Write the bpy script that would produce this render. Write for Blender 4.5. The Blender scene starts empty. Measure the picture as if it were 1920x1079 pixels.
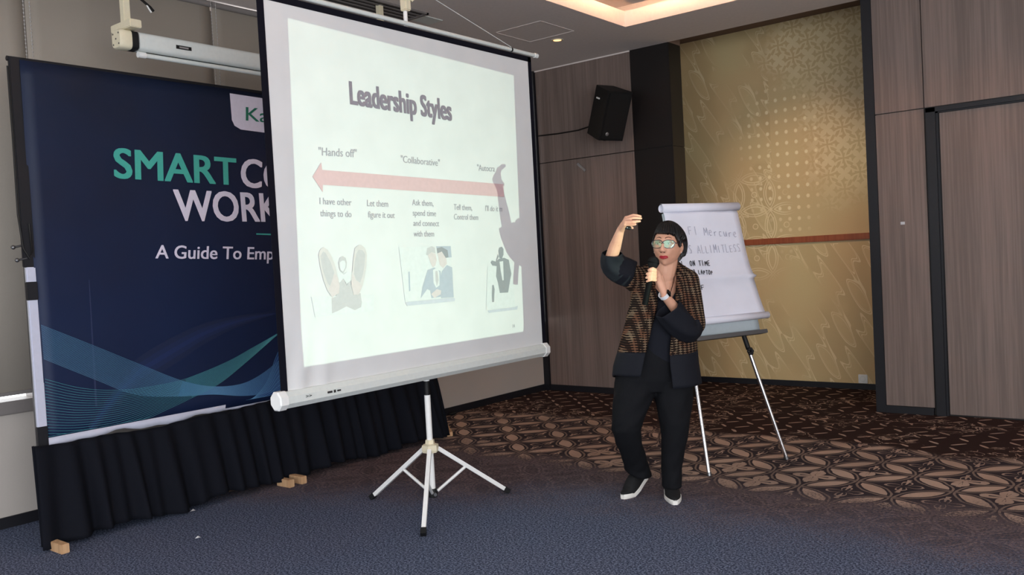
import bpy, bmesh, math, random
from mathutils import Vector, Matrix, noise
# ---------------------------------------------------------------- camera, world, light, exposure
SC = bpy.context.scene
COL = SC.collection
def make_camera():
    yaw, pitch, roll, f = -0.670914, -0.0330019, -0.0538478, 1632.9
    fw = Vector((math.sin(yaw)*math.cos(pitch), math.cos(yaw)*math.cos(pitch), math.sin(pitch)))
    r = Vector((math.cos(yaw), -math.sin(yaw), 0)); u = r.cross(fw)
    c, s = math.cos(roll), math.sin(roll)
    r2 = c*r + s*u; u2 = -s*r + c*u
    cam = bpy.data.cameras.new('camera'); cam.sensor_width = 36; cam.lens = 36*f/1920
    cam.clip_start = .05
    o = bpy.data.objects.new('camera', cam); COL.objects.link(o)
    m = Matrix((r2, u2, -fw)).transposed().to_4x4(); m.translation = Vector((0, 0, 1.42))
    o.matrix_world = m; SC.camera = o
make_camera()
SC.view_settings.view_transform = 'Standard'; SC.view_settings.look = 'None'
SC.view_settings.gamma = 1; SC.view_settings.use_curve_mapping = False
SC.view_settings.exposure = 0.0
W = bpy.data.worlds.new('world'); SC.world = W; W.use_nodes = True
W.node_tree.nodes['Background'].inputs[0].default_value = (1, .95, .92, 1)
W.node_tree.nodes['Background'].inputs[1].default_value = .75
def area(name, loc, aim, sx, sy, power, col):
    l = bpy.data.lights.new(name, 'AREA'); l.shape = 'RECTANGLE'; l.size = sx; l.size_y = sy
    l.energy = power; l.color = col
    o = bpy.data.objects.new(name, l); COL.objects.link(o); o.location = loc
    o.rotation_euler = (Vector(aim)-Vector(loc)).to_track_quat('-Z', 'Y').to_euler()
    return o
def spot(name, loc, aim, power, col, deg, radius=.05, blend=.4):
    l = bpy.data.lights.new(name, 'SPOT'); l.energy = power; l.color = col
    l.spot_size = math.radians(deg); l.spot_blend = blend; l.shadow_soft_size = radius
    o = bpy.data.objects.new(name, l); COL.objects.link(o); o.location = loc
    o.rotation_euler = (Vector(aim)-Vector(loc)).to_track_quat('-Z', 'Y').to_euler()
    return o
area('window_daylight', (-1.2, -2.6, 1.35), (-2.2, 6, 1.1), 6.5, 1.9, 110, (.86, .93, 1))
area('side_daylight', (3.0, -1.2, 1.7), (-5.5, 3.0, 1.6), 5.0, 2.4, 290, (.92, .96, 1))
# the projector: a sharp lamp whose beam is cut to the slide's rectangle
def projector():
    px, py, pz = -.42, 3.6, .92
    l = bpy.data.lights.new('projector_lamp', 'SPOT'); l.energy = 245; l.color = (1, 1, 1)
    l.spot_size = math.radians(75); l.spot_blend = 0; l.shadow_soft_size = .004
    o = bpy.data.objects.new('projector_lamp', l); COL.objects.link(o); o.location = (px, py, pz)
    # local x = world -y... lamp looks along -X world, up = +Z
    m = Matrix(((0, 0, 1), (1, 0, 0), (0, 1, 0))).to_4x4()     # columns: local x->+Y, y->+Z, z->+X
    m.translation = Vector((px, py, pz)); o.matrix_world = m
    l.use_nodes = True; nt = l.node_tree; N = nt.nodes; L = nt.links
    em = [n for n in N if n.type == 'EMISSION'][0]
    tc = N.new('ShaderNodeTexCoord'); sp = N.new('ShaderNodeSeparateXYZ'); L.new(tc.outputs['Normal'], sp.inputs[0])
    def M(op, a, b=None):
        n = N.new('ShaderNodeMath'); n.operation = op
        for i, v in enumerate((a, b)):
            if v is None: continue
            if isinstance(v, (int, float)): n.inputs[i].default_value = v
            else: L.new(v, n.inputs[i])
        return n.outputs[0]
    az = M('ABSOLUTE', sp.outputs[2])
    u = M('DIVIDE', sp.outputs[0], az); v = M('DIVIDE', sp.outputs[1], az)
    D_ = 3.05
    # keystone: right edge 4.513 at the top, 4.464 at the bottom; left edge 2.72 / 2.695
    Y0, Y1, Z0, Z1 = 2.708, 4.49, .943, 2.63
    ush = M('SUBTRACT', u, M('MULTIPLY', M('SUBTRACT', v, (1.78-pz)/D_), .022))
    zt = M('SUBTRACT', v, M('MULTIPLY', u, -.026))
    a = M('GREATER_THAN', ush, (Y0-py)/D_); b = M('LESS_THAN', ush, (Y1-py)/D_)
    c = M('GREATER_THAN', v, (Z0-pz)/D_); d = M('LESS_THAN', zt, (Z1-pz)/D_)
    mask = M('MULTIPLY', M('MULTIPLY', a, b), M('MULTIPLY', c, d))
    L.new(mask, em.inputs['Strength'])
    em.inputs['Color'].default_value = (.74, 1.0, .76, 1)
projector()

# ---------------------------------------------------------------- materials
def srgb(r, g, b):
    f = lambda c: (c/255/12.92) if c/255 <= .04045 else ((c/255+.055)/1.055)**2.4
    return (f(r), f(g), f(b), 1)
def mat(name, col, rough=.6, metal=0, spec=.4, emit=None, es=0, bump=None, var=None):
    m = bpy.data.materials.new(name); m.use_nodes = True; nt = m.node_tree
    b = nt.nodes['Principled BSDF']
    b.inputs['Base Color'].default_value = col; b.inputs['Roughness'].default_value = rough
    b.inputs['Metallic'].default_value = metal; b.inputs['Specular IOR Level'].default_value = spec
    if emit: b.inputs['Emission Color'].default_value = emit; b.inputs['Emission Strength'].default_value = es
    tc = nt.nodes.new('ShaderNodeTexCoord')
    nz = nt.nodes.new('ShaderNodeTexNoise'); nz.inputs['Scale'].default_value = (bump or var or (40,))[0]
    nt.links.new(tc.outputs['Object'], nz.inputs['Vector'])
    if bump:
        bp = nt.nodes.new('ShaderNodeBump'); bp.inputs['Strength'].default_value = bump[1]; bp.inputs['Distance'].default_value = .01
        nt.links.new(nz.outputs[0], bp.inputs['Height']); nt.links.new(bp.outputs[0], b.inputs['Normal'])
    k = (var[1] if var else .06)
    mx = nt.nodes.new('ShaderNodeMix'); mx.data_type = 'RGBA'
    mx.inputs[6].default_value = tuple(c*(1-k) for c in col[:3])+(1,); mx.inputs[7].default_value = tuple(min(1, c*(1+k)) for c in col[:3])+(1,)
    nt.links.new(nz.outputs[0], mx.inputs[0]); nt.links.new(mx.outputs[2], b.inputs['Base Color'])
    return m
class G:
    """small expression builder for a node material"""
    def __init__(s, name, rough=.7, spec=.3, metal=0):
        s.m = bpy.data.materials.new(name); s.m.use_nodes = True; s.nt = s.m.node_tree
        s.b = s.nt.nodes['Principled BSDF']; s.b.inputs['Roughness'].default_value = rough
        s.b.inputs['Specular IOR Level'].default_value = spec; s.b.inputs['Metallic'].default_value = metal
        s.tc = s.nt.nodes.new('ShaderNodeTexCoord')
        sp = s.nt.nodes.new('ShaderNodeSeparateXYZ'); s.nt.links.new(s.tc.outputs['Object'], sp.inputs[0])
        s.x, s.y, s.z = sp.outputs
    def M(s, op, *a):
        n = s.nt.nodes.new('ShaderNodeMath'); n.operation = op
        for i, v in enumerate(a):
            if isinstance(v, (int, float)): n.inputs[i].default_value = v
            else: s.nt.links.new(v, n.inputs[i])
        return n.outputs[0]
    def add(s, a, b): return s.M('ADD', a, b)
    def sub(s, a, b): return s.M('SUBTRACT', a, b)
    def mul(s, a, b): return s.M('MULTIPLY', a, b)
    def mx(s, a, b): return s.M('MAXIMUM', a, b)
    def mn(s, a, b): return s.M('MINIMUM', a, b)
    def ab(s, a): return s.M('ABSOLUTE', a)
    def lt(s, a, b): return s.M('LESS_THAN', a, b)
    def gt(s, a, b): return s.M('GREATER_THAN', a, b)
    def step(s, v, e, w):            # soft 0..1 as v rises past e
        n = s.nt.nodes.new('ShaderNodeMapRange'); n.interpolation_type = 'SMOOTHSTEP'
        s.nt.links.new(v, n.inputs[0]); n.inputs[1].default_value = e-w; n.inputs[2].default_value = e+w
        return n.outputs[0]
    def vec(s, x, y, z=0):
        n = s.nt.nodes.new('ShaderNodeCombineXYZ')
        for i, v in enumerate((x, y, z)):
            if isinstance(v, (int, float)): n.inputs[i].default_value = v
            else: s.nt.links.new(v, n.inputs[i])
        return n.outputs[0]
    def noise(s, scale, detail=2, vec=None, rough=.5, dist=0):
        n = s.nt.nodes.new('ShaderNodeTexNoise'); n.inputs['Scale'].default_value = scale
        n.inputs['Detail'].default_value = detail; n.inputs['Roughness'].default_value = rough; n.inputs['Distortion'].default_value = dist
        s.nt.links.new(vec if vec else s.tc.outputs['Object'], n.inputs['Vector']); return n.outputs[0]
    def mix(s, f, a, b):
        n = s.nt.nodes.new('ShaderNodeMix'); n.data_type = 'RGBA'
        for i, v in ((0, f), (6, a), (7, b)):
            if isinstance(v, (int, float, tuple)): n.inputs[i].default_value = v
            else: s.nt.links.new(v, n.inputs[i])
        return n.outputs[2]
    def out(s, col, bump=None, bs=.2, bd=.01, rough=None):
        s.nt.links.new(col, s.b.inputs['Base Color'])
        if rough is not None: s.nt.links.new(rough, s.b.inputs['Roughness'])
        if bump is not None:
            bp = s.nt.nodes.new('ShaderNodeBump'); bp.inputs['Strength'].default_value = bs; bp.inputs['Distance'].default_value = bd
            s.nt.links.new(bump, bp.inputs['Height']); s.nt.links.new(bp.outputs[0], s.b.inputs['Normal'])
        return s.m
    def kawung(s, u, v, R=.707):
        """overlapping circles on a unit grid; returns distance to 2nd nearest centre, local coords, cell id"""
        cu = s.M('FLOOR', s.add(u, .5)); cv = s.M('FLOOR', s.add(v, .5))
        pu = s.sub(u, cu); pv = s.sub(v, cv); a = s.ab(pu); b = s.ab(pv)
        mx_, mn_ = s.mx(a, b), s.mn(a, b)
        k = s.sub(1, mx_); f2 = s.M('SQRT', s.add(s.mul(k, k), s.mul(mn_, mn_)))
        r = s.M('SQRT', s.add(s.mul(a, a), s.mul(b, b)))
        th = s.M('ARCTAN2', pv, pu)
        return f2, r, th, cu, cv
    def band(s, v, lo, hi): return s.mul(s.gt(v, lo), s.lt(v, hi))

def carpet():
    g = G('patterned_carpet', rough=.95, spec=.08)
    q = 1/math.sqrt(2)
    u = g.mul(g.add(g.x, g.y), q); v = g.mul(g.sub(g.y, g.x), q)
    wob = g.mul(g.sub(g.noise(9, 2), .5), .03)
    S = .364
    us = g.add(g.M('DIVIDE', g.sub(g.add(u, wob), 2.91), S), .5); vs = g.add(g.M('DIVIDE', g.sub(v, 4.837), S), .5)
    f2, r, th, cu, cv = g.kawung(us, vs)
    lens = g.lt(f2, .625); line = g.band(f2, .665, .70)
    # small butterfly between the lenses
    pet = g.ab(g.M('SINE', g.mul(th, 2)))
    rr = g.add(r, g.mul(g.sub(g.noise(30, 2), .5), .05))
    bfly = g.mul(g.lt(g.ab(g.sub(rr, g.mul(pet, .27))), .020), g.gt(rr, .06))
    xl = g.mul(g.mul(g.lt(rr, .40), g.gt(g.M('SINE', g.mul(th, 2)), .985)), g.gt(rr, .1))
    # in some cells near the front a filled flower
    h = g.M('FRACT', g.mul(g.M('SINE', g.add(g.mul(cu, 12.99), g.mul(cv, 78.2))), 437.58))
    flo = g.mul(g.lt(rr, g.add(.10, g.mul(g.M('POWER', pet, .8), .26))), g.mul(g.gt(h, .45), g.lt(g.sub(g.y, g.mul(g.x, .10)), 5.62)))
    flo = g.mul(flo, g.sub(1, g.mul(g.mul(g.lt(r, .24), g.gt(r, .05)), g.gt(pet, .975))))
    star = g.mx(g.mx(bfly, xl), flo)
    k_tan = g.mx(lens, g.mul(star, .9)); k_line = g.mul(line, .45)
    # far zone: small slashes on dark ground
    S2 = .155
    uu = g.M('DIVIDE', g.add(g.x, wob), S2); vv = g.M('DIVIDE', g.add(g.y, wob), S2)
    iu = g.M('FLOOR', uu); iv = g.M('FLOOR', vv)
    fu = g.sub(g.sub(uu, iu), .5); fv = g.sub(g.sub(vv, iv), .5)
    par = g.sub(g.mul(g.M('MODULO', g.ab(g.add(iu, iv)), 2), 2), 1)
    d1 = g.add(g.mul(fu, par), fv); d2 = g.sub(g.mul(fu, par), fv)
    slash = g.lt(g.add(g.mul(g.mul(d1, d1), 26), g.mul(g.mul(d2, d2), 1.35)), .34)
    n1 = g.noise(7, 3, dist=1.2); squig = g.lt(g.ab(g.sub(n1, .5)), .018)
    n3 = g.noise(1.6, 2)
    sq_zone = g.mul(g.step(n3, .53, .03), 1)
    far_tan = g.add(g.mul(slash, g.sub(1, sq_zone)), g.mul(squig, sq_zone))
    wz = g.mul(g.sub(g.noise(.9, 2), .5), 1.1)
    far = g.step(g.add(g.y, wz), 6.15, .10)
    sq2 = g.mul(g.mul(g.step(g.add(g.y, wz), 5.98, .08), g.sub(1, far)), squig)
    tan = g.add(g.mul(g.mx(k_tan, k_line), g.sub(1, far)), g.mul(far_tan, far))
    tan = g.mx(tan, g.mul(sq2, .8))
    lum = g.noise(2.1, 2)
    ground = g.mix(far, srgb(60, 52, 56), srgb(56, 40, 38))
    tcol = g.mix(g.step(lum, .5, .25), srgb(172, 147, 132), srgb(200, 172, 154))
    brown = g.mix(g.mn(tan, 1), ground, tcol)
    # near zone: plain blue grey speckle
    hair = g.noise(95, 5, rough=.85)
    hair2 = g.noise(60, 5, rough=.8)
    blue = g.mix(g.step(hair, .52, .07), srgb(46, 54, 74), srgb(132, 142, 168))
    dusk = g.mix(g.step(hair2, .5, .12), srgb(66, 62, 72), srgb(136, 118, 118))
    wz2 = g.mul(g.sub(g.noise(1.3, 3), .5), 1.0)
    yy = g.add(g.add(g.y, wz2), g.mul(g.mx(g.sub(g.mul(g.x, -1), 3.0), 0), -.10))
    yb0 = g.add(yy, g.mul(g.mx(g.sub(g.mul(g.x, -1), 2.8), 0), .55)); yb = g.add(yy, g.mul(g.sub(hair2, .5), 1.3))
    f_b = g.step(g.add(yb0, g.mul(g.sub(hair2, .5), 1.3)), 4.25, .45); f_k = g.step(yb, 4.85, .22)
    faint = g.mix(g.mul(g.mx(k_line, g.mul(k_tan, .5)), .8), dusk, srgb(44, 40, 46))
    col = g.mix(f_b, blue, faint); col = g.mix(f_k, col, brown)
    fine = g.noise(420, 2)
    col = g.mix(g.mul(g.step(fine, .5, .2), .35), col, g.mix(.5, col, (.0, .0, .0, 1)))
    return g.out(col, bump=fine, bs=.25, bd=.003)

def wallpaper():
    g = G('gold_batik_wallpaper', rough=.45, spec=.5, metal=.0)
    x, z = g.x, g.z
    big = g.noise(.9, 2); base = g.mix(g.step(big, .5, .16), srgb(212, 180, 132), srgb(212, 192, 142))
    tex = g.noise(160, 3); base = g.mix(g.mul(tex, .35), base, srgb(176, 152, 110))
    # dots in the middle
    du = g.mul(g.add(x, g.mul(z, .0)), 10.5); dv = g.mul(z, 9.3)
    fu = g.sub(g.M('FRACT', du), .5); fv = g.sub(g.M('FRACT', dv), .5)
    dot = g.sub(1, g.step(g.M('SQRT', g.add(g.mul(fu, fu), g.mul(fv, fv))), .17, .06))
    cx = g.add(x, 3.22); cz = g.sub(z, 2.3)
    zd = g.sub(1, g.step(g.add(g.M('SQRT', g.add(g.mul(g.mul(cx, cx), 3.2), g.mul(cz, cz))), g.mul(g.sub(g.noise(2, 2), .5), .8)), .72, .22))
    # kawung ovals lower left
    f2, r, th, cu, cv = g.kawung(g.mul(g.add(x, 0), 3.1), g.mul(z, 3.1))
    kl = g.mx(g.band(f2, .60, .635), g.band(f2, .67, .70)); kd = g.lt(g.ab(g.sub(r, .08)), .015)
    kaw = g.mx(kl, kd); kx = g.add(x, 3.55); kz = g.sub(z, 1.62)
    zk = g.sub(1, g.step(g.M('SQRT', g.add(g.mul(g.mul(kx, kx), 2.2), g.mul(kz, kz))), .52, .14))
    # parang: slanted cartouches
    pu = g.add(g.mul(x, 4.2), g.mul(z, 1.1)); pv = g.add(g.mul(z, 2.6), g.mul(x, 1.2))
    a = g.M('SINE', g.mul(pu, 6.283)); b_ = g.M('SINE', g.mul(pv, 6.283))
    fld = g.add(g.add(a, g.mul(b_, .8)), g.mul(g.M('SINE', g.mul(g.add(pu, pv), 9.4)), .5))
    par = g.mx(g.lt(g.ab(g.sub(fld, .15)), .10), g.lt(g.ab(g.sub(fld, .55)), .06)); parf = g.lt(fld, .15)
    zp = g.mul(g.step(g.noise(1.4, 2, vec=g.vec(g.add(x, 5), 0, z)), .47, .05), 1)
    zp = g.mul(zp, g.mx(g.lt(x, -3.35), g.lt(z, 1.40)))
    # flower tiles right
    f2b, rb, thb, cub, cvb = g.kawung(g.mul(g.add(x, z), 3.4), g.mul(g.sub(z, x), 3.4))
    petal = g.lt(rb, g.add(.12, g.mul(g.ab(g.M('COSINE', g.mul(thb, 2))), .26)))
    ring = g.band(f2b, .60, .67); spk = g.mul(g.gt(g.M('SINE', g.mul(thb, 8)), .1), g.band(rb, .36, .47))
    zf = g.mul(g.step(g.add(x, g.mul(g.sub(g.noise(2.5, 2), .5), .8)), -2.92, .18), g.step(g.add(z, g.mul(g.sub(g.noise(2.2, 2), .5), .8)), 1.9, .2))
    zt = g.step(g.add(z, g.mul(g.sub(big, .5), .4)), 3.0, .12)
    zf = g.mx(zf, g.mul(zt, g.step(g.add(x, g.mul(g.sub(g.noise(3, 2), .5), .8)), -3.35, .15)))
    fl = g.mx(g.mx(petal, ring), spk)
    light = g.mx(g.mx(g.mul(dot, zd), g.mul(g.mul(kaw, zk), .7)), g.mx(g.mul(g.mul(par, zp), .6), g.mul(g.mul(fl, zf), .55)))
    dark = g.mul(g.mul(parf, zp), .20)
    col = g.mix(dark, base, srgb(165, 134, 92)); col = g.mix(g.mul(light, .75), col, srgb(248, 232, 190))
    rg = g.sub(.46, g.mul(light, .1))
    return g.out(col, bump=g.add(light, g.mul(tex, .3)), bs=.15, bd=.003, rough=rg)

def wood(name, c1, c2, rough=.5):
    g = G(name, rough=rough, spec=.35)
    v = g.vec(g.mul(g.x, 60), g.mul(g.y, 60), g.mul(g.z, 1.2)); n = g.noise(1, 4, vec=v, rough=.6)
    v2 = g.vec(g.mul(g.x, 9), g.mul(g.y, 9), g.mul(g.z, .3)); n2 = g.noise(1, 2, vec=v2)
    f = g.add(g.mul(n, .6), g.mul(n2, .4))
    return g.out(g.mix(g.step(f, .5, .14), c1, c2), bump=n, bs=.08, bd=.002)

def plaid():
    g = G('brown_woven_plaid', rough=.9, spec=.1)
    wob = g.mul(g.sub(g.noise(9, 2), .5), .016)
    zz = g.add(g.z, wob); r1 = g.M('FRACT', g.mul(zz, 76)); line = g.lt(r1, .36)
    xx = g.add(g.add(g.x, g.mul(g.y, .55)), g.mul(wob, .6)); col1 = g.M('FRACT', g.mul(xx, 30)); brk = g.lt(col1, .34)
    fine = g.noise(300, 2)
    f = g.mul(line, g.sub(1, g.mul(brk, .85)))
    vert = g.mul(g.lt(g.ab(g.sub(col1, .66)), .09), .5)
    hue = g.noise(14, 2)
    tan = g.mix(g.step(hue, .5, .12), srgb(132, 92, 70), srgb(150, 128, 104))
    f = g.mul(g.mx(f, vert), g.add(.42, g.mul(fine, .6)))
    return g.out(g.mix(f, srgb(30, 22, 20), tan), bump=line, bs=.3, bd=.003)

def speck_wall(name, c, bump=.05):
    return mat(name, c, .8, bump=(300, bump), spec=.2)

MT = dict(
 carpet=carpet(), paper=wallpaper(), plaid=plaid(),
 wood=wood('grey_brown_wood_laminate', srgb(112, 98, 92), srgb(134, 117, 110)),
 redwood=wood('reddish_wood', srgb(140, 72, 44), srgb(160, 88, 56), .4),
 pine=wood('bare_pine', srgb(190, 150, 112), srgb(215, 176, 136), .7),
 darkwood=mat('dark_timber', srgb(58, 44, 38), .7),
 ceiling=mat('matte_white_ceiling', srgb(232, 222, 217), .9, spec=.1),
 shade_brown=mat('alcove_shade_brown', srgb(128, 104, 90), .8),  # brown puts the shading of the raised alcove ceiling into the colour
 black=mat('black_laminate', srgb(26, 22, 22), .45),
 base=mat('black_skirting', srgb(24, 24, 30), .5),
 lowwall=mat('painted_lower_wall', srgb(188, 180, 173), .75, bump=(220, .05)),
 sill=mat('grey_sill', srgb(128, 122, 120), .5),
 blind=mat('taupe_blind_fabric', srgb(174, 165, 154), .9, spec=.1, bump=(500, .2)),
 chain=mat('grey_bead', srgb(190, 186, 182), .35, metal=.4),
 daylight=mat('daylight_glass', (1, 1, 1, 1), .3, emit=(.9, .95, 1, 1), es=3.2),
 navy=None,
 screen=mat('matte_white_screen_fabric', srgb(222, 222, 222), .9, spec=.1, bump=(5, .03)),
 border=mat('black_screen_border', srgb(18, 18, 28), .8, spec=.1),
 shell=mat('pale_grey_painted_metal', srgb(222, 226, 222), .35),
 white=mat('white_plastic', srgb(240, 240, 238), .4),
 ivory=mat('ivory_plastic', srgb(226, 216, 188), .45),
 rubber=mat('black_rubber', srgb(16, 16, 18), .6),
 chrome=mat('chrome', srgb(225, 225, 228), .15, metal=1),
 steel=mat('dull_steel', srgb(120, 120, 122), .35, metal=.9),
 speaker=mat('black_speaker_shell', srgb(12, 12, 14), .6),
 grille=mat('black_grille', srgb(10, 10, 12), .75, bump=(500, .6)),
 paper_white=mat('white_paper', srgb(232, 232, 244), .8, bump=(6, .10)),
 board=mat('pale_board', srgb(205, 216, 222), .4),
 ink=mat('black_marker_ink', srgb(18, 18, 24), .7), inkfade=mat('faint_marker_ink', srgb(158, 158, 178), .8),
 skirt=mat('black_pleated_cloth', srgb(17, 19, 27), .9, spec=.15, bump=(400, .2)),
 skin=None,
 lips=mat('red_lipstick', srgb(172, 38, 50), .4), hair=None,
 blouse=mat('black_blouse_cloth', srgb(22, 24, 32), .85, spec=.2, bump=(300, .15)),
 hem=mat('black_jacket_cloth', srgb(20, 22, 30), .8, spec=.25, bump=(250, .15)),
 trousers=mat('black_trouser_cloth', srgb(15, 16, 20), .85, spec=.2, bump=(300, .15)),
 shoe=mat('black_canvas', srgb(17, 17, 19), .8, bump=(400, .3)), sole=mat('white_rubber_sole', srgb(235, 232, 226), .5),
 eyewhite=mat('eye_white', srgb(225, 218, 212), .3), iris=mat('dark_iris', srgb(35, 24, 20), .2),
 brow=mat('brown_eyebrow', srgb(84, 58, 50), .8), frame=mat('grey_glasses_frame', srgb(88, 82, 88), .3, metal=.5),
 micbody=mat('black_mic_body', srgb(6, 6, 7), .7, spec=.1), micmesh=mat('black_mic_mesh', srgb(20, 20, 22), .7, spec=.2, bump=(600, .8)),
 watch=mat('white_watch_strap', srgb(238, 238, 242), .4), watchface=mat('black_watch_glass', srgb(8, 8, 10), .12),
 cord=mat('brown_cord', srgb(70, 40, 28), .7), wire=mat('black_cable', srgb(16, 14, 14), .5),
 lamp=mat('warm_lamp', (1, .8, .55, 1), .5, emit=(1, .50, .22, 1), es=2.2),
 strip=mat('warm_led_strip', (1, .8, .6, 1), .5, emit=(1, .62, .36, 1), es=55),
 silver=mat('brushed_silver', srgb(186, 186, 190), .35, metal=.8),
 txt_grey=mat('grey_projected_lettering', srgb(168, 165, 171), .9, spec=.05),
 title=mat('title_lettering', srgb(138, 128, 140), .9, spec=.05),
 arrow=mat('pink_arrow', srgb(214, 182, 184), .9, spec=.05),
 p_grey=mat('picture_grey', srgb(198, 196, 197), .9, spec=.05), p_pale=mat('picture_pale', srgb(212, 207, 205), .9, spec=.05),
 p_blue=mat('picture_blue_grey', srgb(182, 188, 198), .9, spec=.05), p_dark=mat('picture_dark', srgb(154, 156, 160), .9, spec=.05),
 p_skin=mat('picture_skin', srgb(214, 204, 203), .9, spec=.05), p_shade=mat('picture_shade', srgb(202, 204, 212), .9, spec=.05),
 p_white=mat('picture_white', srgb(220, 222, 222), .9, spec=.05),
 teal=mat('teal_print', srgb(72, 176, 162), .7), print_white=mat('white_print', srgb(232, 224, 240), .7),
 green=mat('green_print', srgb(38, 120, 96), .7), wave=mat('pale_blue_print', srgb(96, 148, 190), .7),
 wave2=mat('teal_wave_print', srgb(84, 160, 170), .7), glow=mat('blue_print', srgb(28, 48, 112), .8),
 hemstrip=mat('pale_vinyl_hem', srgb(206, 208, 226), .6), litter=mat('white_scrap', srgb(240, 240, 240), .8),
 vent=mat('grey_vent', srgb(120, 114, 112), .6), ventdark=mat('dark_vent_gap', srgb(52, 48, 48), .8),
)
def navy():
    g = G('navy_printed_vinyl', rough=.55, spec=.3)
    n = g.noise(1.3, 2)
    zf = g.sub(1, g.step(g.z, 1.9, 1.0))
    c = g.mix(g.step(n, .5, .2), srgb(24, 29, 46), srgb(20, 32, 58))
    c = g.mix(g.mul(zf, .5), c, srgb(20, 38, 80))
    return g.out(c, bump=g.noise(3, 2), bs=.25, bd=.03)
MT['navy'] = navy()
def skin():
    g = G('skin', rough=.5, spec=.35)
    n = g.noise(14, 3)
    c = g.mix(g.step(n, .5, .2), srgb(206, 152, 126), srgb(220, 168, 142))
    g.b.inputs['Subsurface Weight'].default_value = .08
    g.b.inputs['Subsurface Radius'].default_value = (.01, .004, .002)
    return g.out(c, bump=g.noise(220, 2), bs=.06, bd=.002)
MT['skin'] = skin()
def hairm():
    g = G('short_black_hair', rough=.42, spec=.4)
    v = g.vec(g.mul(g.x, 260), g.mul(g.y, 120), g.mul(g.z, 30)); n = g.noise(1, 3, vec=v)
    return g.out(g.mix(n, srgb(8, 7, 9), srgb(26, 22, 24)), bump=n, bs=.7, bd=.004)
MT['hair'] = hairm()
def lens():
    m = bpy.data.materials.new('painted_reflection_lens'); m.use_nodes = True; nt = m.node_tree
    out = nt.nodes['Material Output']; nt.nodes.remove(nt.nodes['Principled BSDF'])
    t = nt.nodes.new('ShaderNodeBsdfTransparent'); gl = nt.nodes.new('ShaderNodeBsdfGlossy'); d = nt.nodes.new('ShaderNodeBsdfDiffuse')
    gl.inputs['Color'].default_value = (.65, 1, .8, 1); gl.inputs['Roughness'].default_value = .12
    d.inputs['Color'].default_value = (.35, .75, .55, 1)  # green diffuse stands in for the screen's reflection on the lenses
    a = nt.nodes.new('ShaderNodeMixShader'); b = nt.nodes.new('ShaderNodeMixShader')
    tc = nt.nodes.new('ShaderNodeTexCoord'); nz = nt.nodes.new('ShaderNodeTexNoise'); nz.inputs['Scale'].default_value = 40
    nt.links.new(tc.outputs['Object'], nz.inputs['Vector'])
    a.inputs[0].default_value = .4; nt.links.new(gl.outputs[0], a.inputs[1]); nt.links.new(d.outputs[0], a.inputs[2])
    mr = nt.nodes.new('ShaderNodeMapRange'); mr.inputs[1].default_value = .4; mr.inputs[2].default_value = .6; mr.inputs[3].default_value = .12; mr.inputs[4].default_value = .62
    nt.links.new(nz.outputs[0], mr.inputs[0]); nt.links.new(mr.outputs[0], b.inputs[0])
    nt.links.new(t.outputs[0], b.inputs[1]); nt.links.new(a.outputs[0], b.inputs[2]); nt.links.new(b.outputs[0], out.inputs[0])
    return m
MT['lens'] = lens()

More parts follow.
